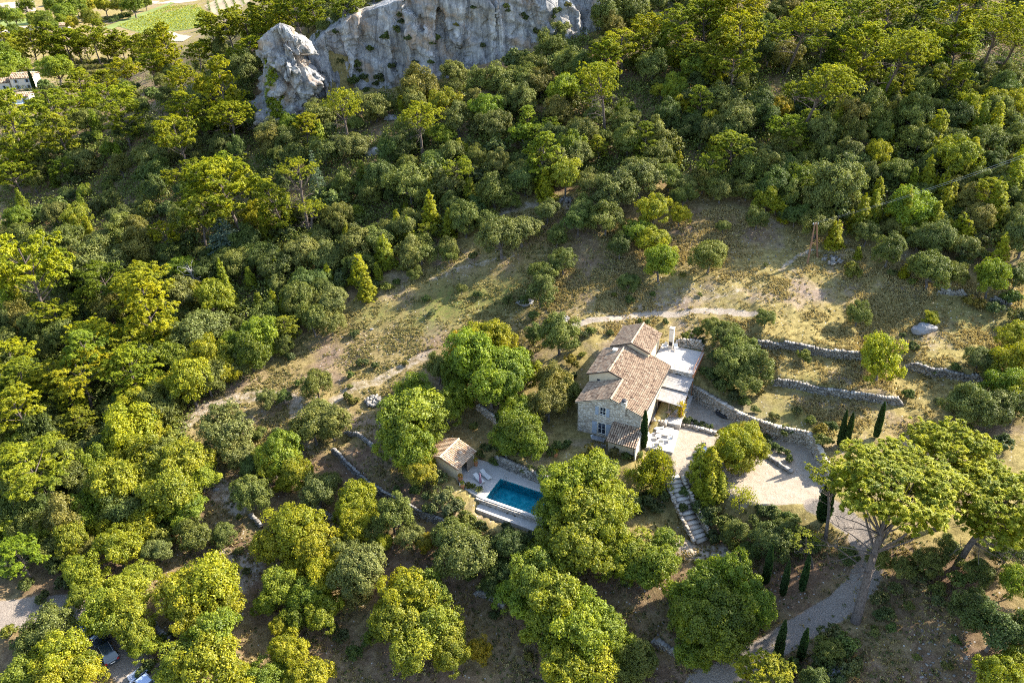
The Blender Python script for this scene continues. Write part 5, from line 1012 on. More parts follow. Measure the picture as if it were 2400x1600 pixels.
def window(s0, s1, z0, z1, parent, t=.0, bars=True, shut=.5, nm='window'):
    fr = MB()
    for a in ((s0, z0, s0 + .07, z1), (s1 - .07, z0, s1, z1), (s0 + .07, z1 - .07, s1 - .07, z1), (s0 + .07, z0, s1 - .07, z0 + .08)): fr.box((a[0], t + .14, a[1]), (a[2], t + .24, a[3]))
    if bars: fr.box(((s0 + s1) / 2 - .035, t + .15, z0 + .08), ((s0 + s1) / 2 + .035, t + .23, z1 - .07)); fr.box((s0 + .07, t + .155, z0 + (z1 - z0) * .42), (s1 - .07, t + .225, z0 + (z1 - z0) * .42 + .04))
    o = fr.build(nm, MT['frame'], parent); gl = MB(); gl.box((s0 + .07, t + .18, z0 + .08), (s1 - .07, t + .2, z1 - .07)); gl.build('pane', MT['glass'], o)
    b_ = MB(); b_.box((s0 + .01, t + .25, z0), (s1 - .01, t + .44, z1)); b_.build('dark_room_block', MT['black'], o)  # black block stands in for the dark room behind the pane
    sr = MB(); m_ = .09
    for a in ((s0 - m_, z0 - m_, s0, z1 + m_), (s1, z0 - m_, s1 + m_, z1 + m_), (s0, z1, s1, z1 + m_), (s0, z0 - m_, s1, z0)): sr.box((a[0], t - .02, a[1]), (a[2], t + .1, a[3]))
    sr.build('surround', MT['cream'], o); return o
window(D1, D2, .42, 2.38, house, nm='door_window'); window(U1, U2, 3.72, 5.12 - .0, house)
for s0, s1, z0, z1 in ((D1 - .78, D1 - .1, .35, 2.42), (D2 + .1, D2 + .78, .35, 2.42), (U1 - .58, U1 - .1, 3.68, 5.12), (U2 + .1, U2 + .58, 3.68, 5.12)):
    m_ = MB(); n_ = 5; wdt = (s1 - s0) / n_
    for k in range(n_): m_.box((s0 + k * wdt + .006, -.075, z0), (s0 + (k + 1) * wdt - .006, -.04, z1))
    m_.box((s0 + .02, -.1, z0 + .25), (s1 - .02, -.078, z0 + .34)); m_.box((s0 + .02, -.1, z1 - .34), (s1 - .02, -.078, z1 - .25)); m_.build('shutter', MT['shutter'], house)
m_ = MB(); m_.box((1.0, 4.96, 5.55), (1.4, 4.999, 6.0)); m_.build('window', MT['glass'], house)
# chimneys
m_ = MB(); m_.box((6.28, -.42, 4.7), (7.0, -.004, 6.6)); m_.box((6.28, -.42, 6.6), (7.0, .35, 7.0)); ch = m_.build('chimney', MT['masonry'], house)
m_ = MB(); m_.tube([(6.64, -.05, 7.0), (6.64, -.05, 7.16)], .27, 14); m_.tube([(6.64, -.05, 7.22), (6.64, -.05, 7.3), (6.64, -.05, 7.36)], [.36, .28, .04], 14); m_.box((6.42, -.07, 7.1), (6.46, -.03, 7.24)); m_.box((6.82, -.07, 7.1), (6.86, -.03, 7.24)); m_.build('chimney_cap', MT['darkmetal'], ch)
m_ = MB(); m_.box((1.35, 10.4, 7.1), (1.95, 10.95, 7.75)); c2 = m_.build('chimney', MT['cream'], house)
m_ = MB(); m_.box((1.28, 10.32, 7.75), (2.02, 11.03, 7.83)); m_.build('chimney_cap', MT['flag'], c2)
# lean-to with coarser tiles
m_ = MB(); m_.prism([(5.5, -2.75), (9.1, -2.75), (9.1, -.003), (5.5, -.003)], -.3, [2.05, 2.05, 2.95, 2.95]); m_.build('lean_to', MT['plaster'], house)
tile_roof('lean_to_tiles', [(5.25, -3.15, 2.08), (9.45, -3.15, 2.08), (9.45, -.02, 3.16), (5.25, -.02, 3.16)], house, seed=9, pitch=.30, rad=.125)
m_ = MB(); m_.prism([(9.3, -3.1), (9.5, -3.1), (9.5, 0), (9.3, 0)], -.3, [2.1, 2.1, 3.2, 3.2]); m_.build('side_wall', MT['cream'], house)
# roof terrace over the vaulted room
m_ = MB(); A0, A1, zs_, zc_ = 9.3, 11.9, 2.6, 1.55
m_.box((6.4, 14.9, -.4), (12.7, 19.4, 4.60)); m_.box((9.1, 13.3, -.4), (A0, 14.9, 4.60)); m_.box((A1, 13.3, -.4), (12.7, 14.9, 4.60)); n_ = 12
for k in range(n_):
    a0 = A0 + (A1 - A0) * k / n_; a1 = A0 + (A1 - A0) * (k + 1) / n_; hh = lambda a: zs_ + zc_ * math.sqrt(max(0, 1 - ((a - (A0 + A1) / 2) / ((A1 - A0) / 2)) ** 2)); m_.prism([(a0, 13.3), (a1, 13.3), (a1, 14.9), (a0, 14.9)], [hh(a0), hh(a1), hh(a1), hh(a0)], 4.60)
m_.build('terrace_walls', MT['masonry'], house)
n_ = 13
for k in range(n_):
    a0, a1 = math.pi * k / n_ + .01, math.pi * (k + 1) / n_ - .01; P_ = []; cs = (A0 + A1) / 2; R1 = (A1 - A0) / 2
    for a in (a0, a1):
        for q in (1.0, 1.22): P_.append((cs + math.cos(a) * R1 * q, zs_ + math.sin(a) * zc_ * q))
    m_ = MB(); pts_ = [P_[0], P_[1], P_[3], P_[2]]; m_.add([(s, 13.24, z) for s, z in pts_] + [(s, 13.33, z) for s, z in pts_], [(3, 2, 1, 0), (4, 5, 6, 7), (0, 1, 5, 4), (1, 2, 6, 5), (2, 3, 7, 6), (3, 0, 4, 7)]); m_.build('arch_stone', MT['flag'], house)
m_ = MB(); m_.prism([(6.4, 13.2 + .15), (12.85, 13.2 + .0), (12.85, 19.5), (6.4, 19.5)], 4.604, 4.70); m_.build('terrace_paving', MT['flag'], house)
m_ = MB()
for t in np.linspace(13.4, 19.3, 9): m_.tube([(12.75, t, 4.7), (12.75, t, 5.55)], .02, 5)
for z in (4.95, 5.2, 5.55): m_.tube([(12.75, 13.4, z), (12.75, 19.3, z)], .018 if z < 5.5 else .03, 5)
for s in np.linspace(9.9, 12.75, 6): m_.tube([(s, 13.4, 4.7), (s, 13.4, 5.5)], .018, 5)
for z in (5.1, 5.5): m_.tube([(9.9, 13.4, z), (12.75, 13.4, z)], .02, 5)
m_.build('railing', MT['rust'], house)
m_ = MB(); m_.box((12.72, 13.2, 4.0), (12.92, 19.45, 4.66)); m_.build('edge_beam', MT['terracotta'], house)
# covered terrace: reed canopy, posts
m_ = MB(); m_.add([(9.15, 10.0, 3.62), (12.9, 10.0, 3.52), (12.9, 13.2, 3.86), (9.15, 13.2, 3.98), (9.15, 10.0, 3.68), (12.9, 10.0, 3.58), (12.9, 13.2, 3.92), (9.15, 13.2, 4.04)], [(3, 2, 1, 0), (4, 5, 6, 7), (0, 1, 5, 4), (1, 2, 6, 5), (2, 3, 7, 6), (3, 0, 4, 7)]); m_.build('reed_canopy', MT['reed'], house)
m_ = MB(); m_.add([(9.15, 7.4, 3.05), (12.95, 7.3, 2.80), (12.95, 10.3, 3.30), (9.15, 10.3, 3.45), (9.15, 7.4, 3.10), (12.95, 7.3, 2.85), (12.95, 10.3, 3.35), (9.15, 10.3, 3.50)], [(3, 2, 1, 0), (4, 5, 6, 7), (0, 1, 5, 4), (1, 2, 6, 5), (2, 3, 7, 6), (3, 0, 4, 7)]); m_.build('reed_canopy', MT['reed'], house)
for s, t, z in ((12.85, 7.4, 2.85), (12.85, 10.1, 3.3), (12.85, 13.1, 3.85), (11.0, 7.4, 2.93), (9.3, 7.5, 3.05)):
    m_ = MB(); m_.box((s - .05, t - .05, 0), (s + .05, t + .05, z)); m_.build('post', MT['rust' if s > 12 else 'wood'], house)
for t in (7.45, 10.15, 13.12):
    m_ = MB(); z = {7.45: 2.96, 10.15: 3.40, 13.12: 3.82}[t]; m_.box((9.1, t - .04, z - .12), (12.95, t + .04, z - .06)); m_.build('beam', MT['wood'], house)
# floors
m_ = MB(); m_.prism([(9.103, 5.3), (13.2, 5.7), (13.1, 13.28), (9.103, 13.28)], -.2, .88); m_.build('upper_terrace_floor', MT['flag'], house)
m_ = MB(); m_.prism([(9.103, -.35), (13.75, .1), (13.25, 5.05), (9.103, 4.75)], -.2, .42); m_.build('lower_terrace_floor', MT['flag'], house)
for k in range(4):
    m_ = MB(); m_.box((11.3, 5.0 + k * .27, .2), (12.5, 5.3 + k * .27, .45 + k * .11)); m_.build('step', MT['warmstone' if k % 2 else 'flag'], house)

# ------------------------------------------------------------------ furniture and small things by the house
def H3(s, t, z): q = HO + HU * s + HW * t; return (float(q[0]), float(q[1]), z)
def lounger(name, label, loc, rz, mat='fabric', fr='white', group=None):
    e = thing(name, label, 'sun lounger', loc, rz, group); m_ = MB()
    for y in (-.32, .32): m_.box((-.95, y - .025, .26), (.95, y + .025, .32))
    for x in (-.92, .3, .9): m_.box((x - .025, -.3, .265), (x + .025, .3, .315))
    m_.build('frame', MT[fr], e)
    for x in (-.85, .82):
        for y in (-.3, .3): l_ = MB(); l_.box((x - .03, y - .03, 0), (x + .03, y + .03, .26)); l_.build('leg', MT[fr], e)
    m_ = MB(); m_.box((-.95, -.3, .322), (.28, .3, .40)); bevel(m_.build('seat_cushion', MT[mat], e), .02)
    m_ = MB(); m_.add([(.29, -.3, .33), (.29, .3, .33), (.95, .3, .68), (.95, -.3, .68), (.25, -.3, .40), (.25, .3, .40), (.91, .3, .75), (.91, -.3, .75)], [(0, 3, 2, 1), (4, 5, 6, 7), (0, 1, 5, 4), (1, 2, 6, 5), (2, 3, 7, 6), (3, 0, 4, 7)]); bevel(m_.build('backrest', MT[mat], e), .02)
    return e
def armchair(name, label, loc, rz, mat='white', group=None):
    e = thing(name, label, 'chair', loc, rz, group)
    m_ = MB(); m_.box((-.28, -.28, .38), (.28, .28, .44)); bevel(m_.build('seat', MT[mat], e), .015)
    m_ = MB(); m_.add([(.26, -.28, .44), (.31, -.28, .44), (.31, .28, .44), (.26, .28, .44), (.38, -.26, .95), (.43, -.26, .95), (.43, .26, .95), (.38, .26, .95)], [(0, 3, 2, 1), (4, 5, 6, 7), (0, 1, 5, 4), (1, 2, 6, 5), (2, 3, 7, 6), (3, 0, 4, 7)]); m_.build('backrest', MT[mat], e)
    for x in (-.25, .25):
        for y in (-.25, .25): l_ = MB(); l_.box((x - .02, y - .02, 0), (x + .02, y + .02, .38)); l_.build('leg', MT[mat], e)
    for y in (-.29, .29): l_ = MB(); l_.box((-.26, y - .02, .6), (.33, y + .02, .64)); l_.box((-.26, y - .02, .38), (-.22, y + .02, .6)); l_.build('armrest', MT[mat], e)
    return e
def table(name, label, loc, rz, sx, sy, h=.74, mat='white', cat='table', round_=False):
    e = thing(name, label, cat, loc, rz); m_ = MB()
    if round_: m_.tube([(0, 0, h - .04), (0, 0, h)], sx, 28); m_.build('tabletop', MT[mat], e); m_ = MB(); m_.tube([(0, 0, 0), (0, 0, .03)], sx * .45, 16); m_.tube([(0, 0, .03), (0, 0, h - .04)], .05, 10); m_.build('pedestal', MT['darkmetal'], e)
    else:
        m_.box((-sx, -sy, h - .05), (sx, sy, h)); m_.build('tabletop', MT[mat], e)
        for x in (-1, 1):
            for y in (-1, 1): l_ = MB(); l_.box((x * (sx - .08) - .03, y * (sy - .08) - .03, 0), (x * (sx - .08) + .03, y * (sy - .08) + .03, h - .05)); l_.build('leg', MT[mat], e)
    return e
table('bench_table', 'long white table in the middle of the sunny lower terrace', H3(11.6, 3.3, .43), HA + .15, 1.05, .35, .5)
armchair('armchair', 'white armchair at the wall end of the lower terrace, nearest the cypress', H3(10.0, 1.6, .43), HA + 2.6, group='white armchairs on the lower terrace')
armchair('armchair', 'white armchair in the middle of the lower terrace edge', H3(11.7, 1.3, .43), HA - 1.2, group='white armchairs on the lower terrace')
armchair('armchair', 'white armchair at the courtyard side of the lower terrace', H3(12.7, 2.3, .43), HA + .4, group='white armchairs on the lower terrace')
lounger('sun_lounger', 'white lounger along the back of the lower terrace', H3(10.4, 3.9, .43), HA + .1)
table('side_table', 'small round white table between the terrace armchairs', H3(11.1, 2.2, .43), 0, .4, .4, .5, round_=True)
e = thing('barbecue_chimney', 'tall square white chimney standing alone on the roof terrace', 'chimney', H3(7.85, 18.9, 4.7), HA)
m_ = MB(); m_.box((-.34, -.3, 0), (.34, .3, 3.25)); m_.build('stack', MT['cream'], e); m_ = MB(); m_.box((-.33, -.27, 3.25), (-.26, .27, 3.5)); m_.box((.26, -.27, 3.25), (.33, .27, 3.5)); m_.build('cap_support', MT['white'], e); m_ = MB(); m_.box((-.38, -.33, 3.5), (.38, .33, 3.58)); m_.build('cap', MT['cream'], e); m_ = MB(); m_.box((-.24, -.315, .5), (.24, -.302, 1.2)); m_.build('fire_opening_dark', MT['black'], e)  # last plate: flat black on the solid stack, paints the hearth's inner dark
armchair('armchair', 'white butterfly chair left of the chimney on the roof terrace', H3(6.95, 18.4, 4.7), HA + 1.0); armchair('armchair', 'white butterfly chair right of the chimney on the roof terrace', H3(8.75, 18.5, 4.7), HA + 2.0)
table('dining_table', 'wooden table in the shade under the reed canopy', H3(10.6, 7.2, .89), HA, .8, .45, .74, 'wood')
armchair('armchair', 'wooden chair beside the table under the reed canopy', H3(11.9, 7.0, .89), HA, 'wood')
table('garden_table', 'pale blue topped table in the shade before the door window', H3(3.6, -1.4, 0), HA, .95, .45, .74, 'metal')
armchair('garden_chair', 'metal chair at the blue table by the facade', H3(4.7, -2.3, 0), HA - 1.4, 'metal')
def pot(name, label, loc, r=.22, h=.4, mat='terracotta', plant='herb', ph=.5, col=(1, 1, 1, 1), cat='plant pot'):
    e = thing(name, label, cat, loc); m_ = MB(); m_.tube([(0, 0, 0), (0, 0, h * .85), (0, 0, h)], [r * .7, r, r * 1.08], 14); m_.build('pot', MT[mat], e)
    if plant:
        n = 260; c = rdir(n, -.3) * [r * 1.3, r * 1.3, ph * .5] * rng.uniform(.4, 1, n)[:, None] + [0, 0, h + ph * .45]; V_, q = leaf_quads(c, rdir(n, -.2), .11, .08); link('plant', crown_mesh('pot_plant', [(V_, q, .5 + rng.normal(0, .2, n))], MT[plant]), e).color = col
    return e
pot('plant_pot', 'small white pot left of the blue table at the house corner', H3(2.4, -.7, 0), .18, .35, 'white', None)
p, t = onground(1658, 1067)
table('bistro_table', 'round grey metal table in the courtyard left of the yellow-green tree', (p[0], p[1], gz(p[0], p[1])), 0, .75, .75, .72, 'metal', round_=True)
armchair('bistro_chair', 'grey metal chair behind the round courtyard table', (p[0] - .2, p[1] + 1.2, gz(p[0], p[1] + 1.2)), 1.6, 'metal'); armchair('bistro_chair', 'grey metal chair left of the round courtyard table', (p[0] - 1.25, p[1], gz(p[0] - 1.25, p[1])), 3.1, 'metal')
p, t = onground(1693, 972); e = thing('covered_trough', 'long dark trough at the foot of the curved courtyard wall', 'trough', (p[0], p[1], gz(p[0], p[1])), -.85)
m_ = MB(); n_ = 12; rr_ = [.25, .42, .5, .52, .5, .42, .25]; m_.tube([(-1.1 + .37 * k, 0, .28) for k in range(7)], rr_, 12); o = m_.build('body', MT['black'], e); o.scale = (1, 1, .6); m_ = MB(); m_.box((-1.15, -.06, .5), (1.15, .06, .58)); m_.build('rim', MT['darkmetal'], e)
p, t = onground(1594, 985)
e = thing('flowering_column', 'narrow bright yellow climber at the corner post of the covered terrace', 'climber', (p[0], p[1], gz(p[0], p[1])))
n = 1500; z = rng.uniform(0, 3.1, n); c = np.stack([rng.normal(0, .26, n), rng.normal(0, .26, n), z], -1); V_, q = leaf_quads(c, rdir(n, -.3), .17, .14); link('foliage', crown_mesh('climber', [(V_, q, .75 + rng.normal(0, .15, n))], MT['decid']), e).color = (1.6, 1.25, .6, 1)
m_ = MB(); m_.tube([(0, 0, 0), (.03, 0, 3)], .03, 5); m_.build('stem', MT['bark'], e)
for i, (px_, py_, lb) in enumerate([(1613, 986, 'round blue-grey clipped bush behind the low wall'), (1799, 1043, 'round blue-grey clipped bush at the top of the courtyard island')]):
    e = place_tree('shrub', px_, py_, 12, 'C', hs=1.1); e['label'] = lb; e['category'] = 'bush'
for px_, py_, r_ in ((1632, 990, 11), (1648, 994, 12), (1664, 1000, 10)): place_tree('shrub', px_, py_, r_, 'G')
# stone stairs down from the courtyard
e = thing('stone_stairs', 'worn stone stairway running down from the courtyard between two low walls', 'stairs', (20.4, 78.8, 0)); o0 = np.array(e.location); SP = np.array([(20.35, 78.6, -.05), (20.75, 76.6, -.8), (21.3, 74.6, -1.6), (21.9, 72.4, -2.55), (22.6, 70.5, -3.25)]); rs_ = np.random.default_rng(9); ns_ = 15
for k in range(ns_):
    u_ = k / (ns_ - 1) * 4; i = min(int(u_), 3); c = SP[i] + (SP[i + 1] - SP[i]) * (u_ - i); d = nrm((SP[i + 1] - SP[i]) * [1, 1, 0]); ang = math.atan2(d[1], d[0]) + rs_.normal(0, .03)
    v = stone_block(rs_, .66, 1.75 * rs_.uniform(.92, 1.05), .26, .03); v = v @ np.array(Matrix.Rotation(-ang, 3, 'Z')); link('step', stones_mesh('step', [v + c - o0 + [0, 0, -.02]], np.array([rs_.uniform(.45, .95)]), MT['warmstone']), e)
for sd, ss in ((-1, 31), (1, 32)):
    pts_ = []
    for i in range(5):
        d = nrm((SP[min(i + 1, 4)] - SP[max(i - 1, 0)]) * [1, 1, 0]); pts_.append((SP[i][0] - d[1] * sd * 1.15, SP[i][1] + d[0] * sd * 1.15))
    stone_wall('stair_wall', 'low stone wall on the %s side of the stairway' % ('right' if sd > 0 else 'left'), pts_, .55 if sd < 0 else .8, mat='warmstone', zfoot=lambda u_: -.1 - 3.2 * u_, seed=ss, thick=.4)
# landing with iron rail near the pool garden
p = up(1352, 1098, 0); e = thing('stone_landing', 'small stone landing with a thin orange iron rail below the blue table', 'steps', (p[0], p[1] - .5, -1.0), HA + .3)
m_ = MB(); m_.box((-1.0, -1.2, -.6), (1.1, 1.1, .95)); m_.build('platform', MT['masonry'], e)
for k in range(3): m_ = MB(); m_.box((-.9, -1.2 - .32 * (k + 1), -.6), (1.0, -1.202 - .32 * k, .75 - .22 * (k + 1))); m_.build('step', MT['flag'], e)
m_ = MB()
for x, y in ((-.95, 1.05), (-.95, 0), (-.95, -1.1), (1.05, -1.1), (1.05, 0)): m_.tube([(x, y, .95), (x, y, 1.9)], .025, 5)
m_.tube([(-.95, 1.05, 1.88), (-.95, -1.1, 1.88), (1.05, -1.1, 1.88), (1.05, 0, 1.88)], .025, 5); m_.tube([(-.95, 1.05, 1.4), (-.95, -1.1, 1.4)], .02, 5); m_.build('railing', MT['rust'], e)

# ------------------------------------------------------------------ pool, deck and hut
PRZ = math.atan2(pl[1], pl[0]); pool = thing('swimming_pool', 'rectangular turquoise pool with pale stone edge, its right end under the big tree', 'swimming pool', (PA[0], PA[1], -2.5), PRZ)
m_ = MB(); L_, W_ = PL, PW; dp = 1.55
m_.add([(0, 0, -.02), (L_, 0, -.02), (L_, -W_, -.02), (0, -W_, -.02), (0, 0, -dp), (L_, 0, -dp), (L_, -W_, -dp), (0, -W_, -dp)], [(0, 1, 5, 4), (1, 2, 6, 5), (2, 3, 7, 6), (3, 0, 4, 7), (4, 5, 6, 7)]); m_.build('basin', MT['liner'], pool)
m_ = MB(); nx_, ny_ = 60, 30; m_.add([(L_ * i / nx_, -W_ * j / ny_, -.14) for j in range(ny_ + 1) for i in range(nx_ + 1)], [(j * (nx_ + 1) + i, (j + 1) * (nx_ + 1) + i, (j + 1) * (nx_ + 1) + i + 1, j * (nx_ + 1) + i + 1) for j in range(ny_) for i in range(nx_)]); m_.build('water', MT['water'], pool)
def coping(x0, y0, x1, y1, n, wx, wy, mesh_=[None]):
    for k in range(n):
        m_ = MB(); a, b = k / n, (k + 1) / n; xa, xb, ya, yb = x0 + (x1 - x0) * a, x0 + (x1 - x0) * b, y0 + (y1 - y0) * a, y0 + (y1 - y0) * b
        g_ = .008
        if wx == 0: m_.box((xa + g_, min(ya, ya + wy), -.1), (xb - g_, max(ya, ya + wy), .045))
        else: m_.box((min(xa, xa + wx), min(ya, yb) + g_, -.1), (max(xa, xa + wx), max(ya, yb) - g_, .045))
        m_.build('coping_stone', MT['coping'], pool)
coping(-.4, 0, L_ + .4, 0, 18, 0, .4); coping(-.4, -W_ - .4, L_ + .4, -W_ - .4, 18, 0, .4); coping(-.4, 0, -.4, -W_, 8, .4, 0); coping(L_, 0, L_, -W_, 8, .4, 0)
m_ = MB()
for x in (.55, 1.05): m_.tube([(x, .35, .05), (x, .32, .75), (x, .1, .95), (x, -.1, .85), (x, -.15, .3), (x, -.15, -1.0)], .025, 7)
for z in (-.35, -.65): m_.box((.55, -.2, z), (1.05, -.1, z + .03))
m_.build('ladder', MT['metal'], pool)
def w2p(x, y): q = np.array([x, y]) - PA; return float(q @ pl), float(-(q @ pv))
def slab(name, poly, z0, z1, mat):
    m_ = MB(); m_.prism(poly[::-1] if sum((poly[i][0] - poly[i - 1][0]) * (poly[i][1] + poly[i - 1][1]) for i in range(len(poly))) > 0 else poly, z0, z1); o = m_.build(name, mat); o['kind'] = 'structure'; return o
slab('pool_terrace', [pw(-5.4,-2.2),pw(-.4,-2.35),pw(-.4,PW+.4),pw(-4.3,PW-.4),pw(-6.2,1.0)], -3.3, -2.47, MT['flag'])
slab('pool_walkway', [pw(-.4,-2.3),pw(L_+1.2,-.95),pw(L_+1.2,-.4),pw(-.4,-.4)], -3.3, -2.475, MT['flag'])
slab('lower_ledge', [pw(-.8,PW+.65),pw(L_+1.6,PW+.65),pw(L_+1.6,PW+2.0),pw(-.5,PW+1.75)], -4.3, -3.24, MT['flag'])
slab('pool_outer_wall', [pw(-1.2,PW+.40),pw(L_+1.6,PW+.40),pw(L_+1.6,PW+.63),pw(-1.2,PW+.63)], -4.3, -2.56, MT['masonry'])
def dl(px_, py_, z=-2.47): q = up(px_, py_, z); return (float(q[0]), float(q[1]), z)
z2 = lambda x, y: (980 + x / 5.6, 980 + y / 5.6)
q = dl(*z2(890, 765)); lounger('sun_lounger', 'off-white sun lounger beside the pool, the one nearer the stone wall', q, 2.25, group='sun loungers by the pool hut')
q = dl(*z2(800, 815)); lounger('sun_lounger', 'off-white sun lounger by the pool, the one behind the closed parasol', q, 2.25, group='sun loungers by the pool hut')
q = dl(*z2(822, 905)); e = thing('parasol', 'closed plum-coloured parasol standing at the corner of the pool', 'parasol', q); m_ = MB(); m_.tube([(0, 0, 0), (0, 0, 2.5)], .03, 8); m_.build('pole', MT['white'], e); m_ = MB()
m_.tube([(0, 0, 2.55), (0, 0, 2.3), (0, 0, 1.6), (0, 0, .95), (0, 0, .75)], [.03, .10, .17, .22, .12], 9); m_.build('canopy', MT['purple'], e); m_ = MB(); m_.tube([(0, 0, 0), (0, 0, .09)], .28, 14); m_.build('base', MT['darkmetal'], e)
hrz = math.atan2(-.547, .837); hut = thing('pool_hut', 'small hut with a pale clay tiled gable roof beside the pool', 'hut', (-8.15, 82.02, -2.5), hrz)
m_ = MB(); m_.prism([(-5.0, .05), (-2.6, .05), (0, .05), (0, .35), (-2.6, .35), (-5.0, .35)], -.4, [2.55, 3.32, 2.5, 2.5, 3.32, 2.55]); m_.build('front_wall', MT['plaster'], hut)
m_ = MB(); m_.prism([(-5.0, 3.85), (-2.6, 3.85), (0, 3.85), (0, 4.15), (-2.6, 4.15), (-5.0, 4.15)], -.4, [2.55, 3.32, 2.5, 2.5, 3.32, 2.55]); m_.box((-5.0, .35, -.4), (-4.7, 3.85, 2.55)); m_.box((-.3, .35, -.4), (0, 1.1, 2.45)); m_.build('wall', MT['plaster'], hut)
m_ = MB(); m_.box((-.25, 1.1, 2.15), (-.02, 3.85, 2.45)); m_.build('lintel', MT['wood'], hut)
for k in range(4): m_ = MB(); m_.box((-.12, 2.45 + k * .34, 0), (-.06, 2.77 + k * .34, 2.14)); m_.build('door_panel', MT['wood'], hut)
m_ = MB(); m_.box((-4.7, .35, -.2), (-.3, 3.85, .02)); m_.build('floor', MT['flag'], hut)
tile_roof('roof_tiles', [(.35, 4.35, 2.46), (.35, -.2, 2.46), (-2.58, -.2, 3.44), (-2.58, 4.35, 3.44)], hut, mat='tilehut', seed=21, pitch=.30, rad=.125)
tile_roof('roof_tiles', [(-5.35, -.2, 2.5), (-5.35, 4.35, 2.5), (-2.62, 4.35, 3.44), (-2.62, -.2, 3.44)], hut, mat='tilehut', seed=22, pitch=.30, rad=.125)
ridge_tiles(hut, (-2.6, -.2, 3.48), (-2.6, 4.35, 3.48), mat='tilehut', seed=23)
for (x, y, lab, col) in [(560, 830, 'terracotta pot with orange leaves at the front corner of the pool hut', (1.9, 1.0, .6, 1)), (760, 620, 'terracotta pot with a yellow shrub by the back corner of the pool hut', (1.8, 1.3, .5, 1)), (585, 925, 'terracotta pot in the bushes at the edge of the pool deck', (.9, 1, 1, 1)), (1805, 510, 'tall terracotta pot with a yellow-green plant in the garden above the pool', (1.5, 1.3, .6, 1))]:
    zz = -2.47 if x < 1000 else -.75; pot('plant_pot', lab, dl(*z2(x, y), z=zz), .30, .6, 'terracotta', 'decid', .9, col)
for (x, y, lab) in [(715, 920, 'spiky grey-green yucca at the pool deck edge'), (800, 960, 'small dark agave at the corner of the pool coping')]:
    q = dl(*z2(x, y)); e = thing('spiky_plant', lab, 'plant', q); n = 90; d = rdir(n, .05); V_, qq = leaf_quads(d * .05 + [0, 0, .15], d, .6, .05, along=True); link('leaves', crown_mesh('spikes', [(V_, qq, .5 + rng.normal(0, .2, n))], MT['oak']), e)
    m_ = MB(); m_.tube([(0, 0, 0), (0, 0, .2)], .08, 8); m_.build('stem', MT['bark'], e)

# ------------------------------------------------------------------ power pole on the meadow
pa, t = onground(1892, 619); pb, t = onground(1917, 604); e = thing('power_pole', 'brown twin-legged power pole at the top of the meadow', 'power pole', pa); top = (pa + pb) / 2 + [0, 0, 8.6] - pa
for _ in range(3):
    q = proj(pa + top); top = top + np.array([(1912 - q[0]) * q[2] / FPX, 0, (q[1] - 523) * q[2] / FPX])
for b_, o_ in ((pa - pa, -.12), (pb - pa, .12)): m_ = MB(); m_.tube([b_ - [0, 0, .4], top + [o_, 0, 0]], [.17, .12], 8); m_.build('leg', MT['pole'], e)
m_ = MB(); m_.box((top[0] - .5, top[1] - .05, top[2] - .25), (top[0] + .5, top[1] + .05, top[2] - .12)); m_.build('crossarm', MT['metal'], e)
m_ = MB(); m_.tube([top * .5, (top + (pb - pa)) * .5], .05, 6); m_.build('brace', MT['pole'], e)
for x in (-.4, 0, .4): m_ = MB(); m_.tube([(top[0] + x, top[1], top[2] - .12), (top[0] + x, top[1], top[2] + .12)], .05, 8); m_.build('insulator', MT['frame'], e)
far = up(2420, 360, 38); a = pa + top
for x in (-.4, .4):
    m_ = MB(); pts_ = []
    for k in range(15): u_ = k / 14; q = a * (1 - u_) + far * u_; q = q - pa - [0, 0, 0.5 * 4 * u_ * (1 - u_)]; pts_.append(q + [x, 0, .1])
    m_.tube(pts_, .013, 4); m_.build('wire', MT['metal'], e)

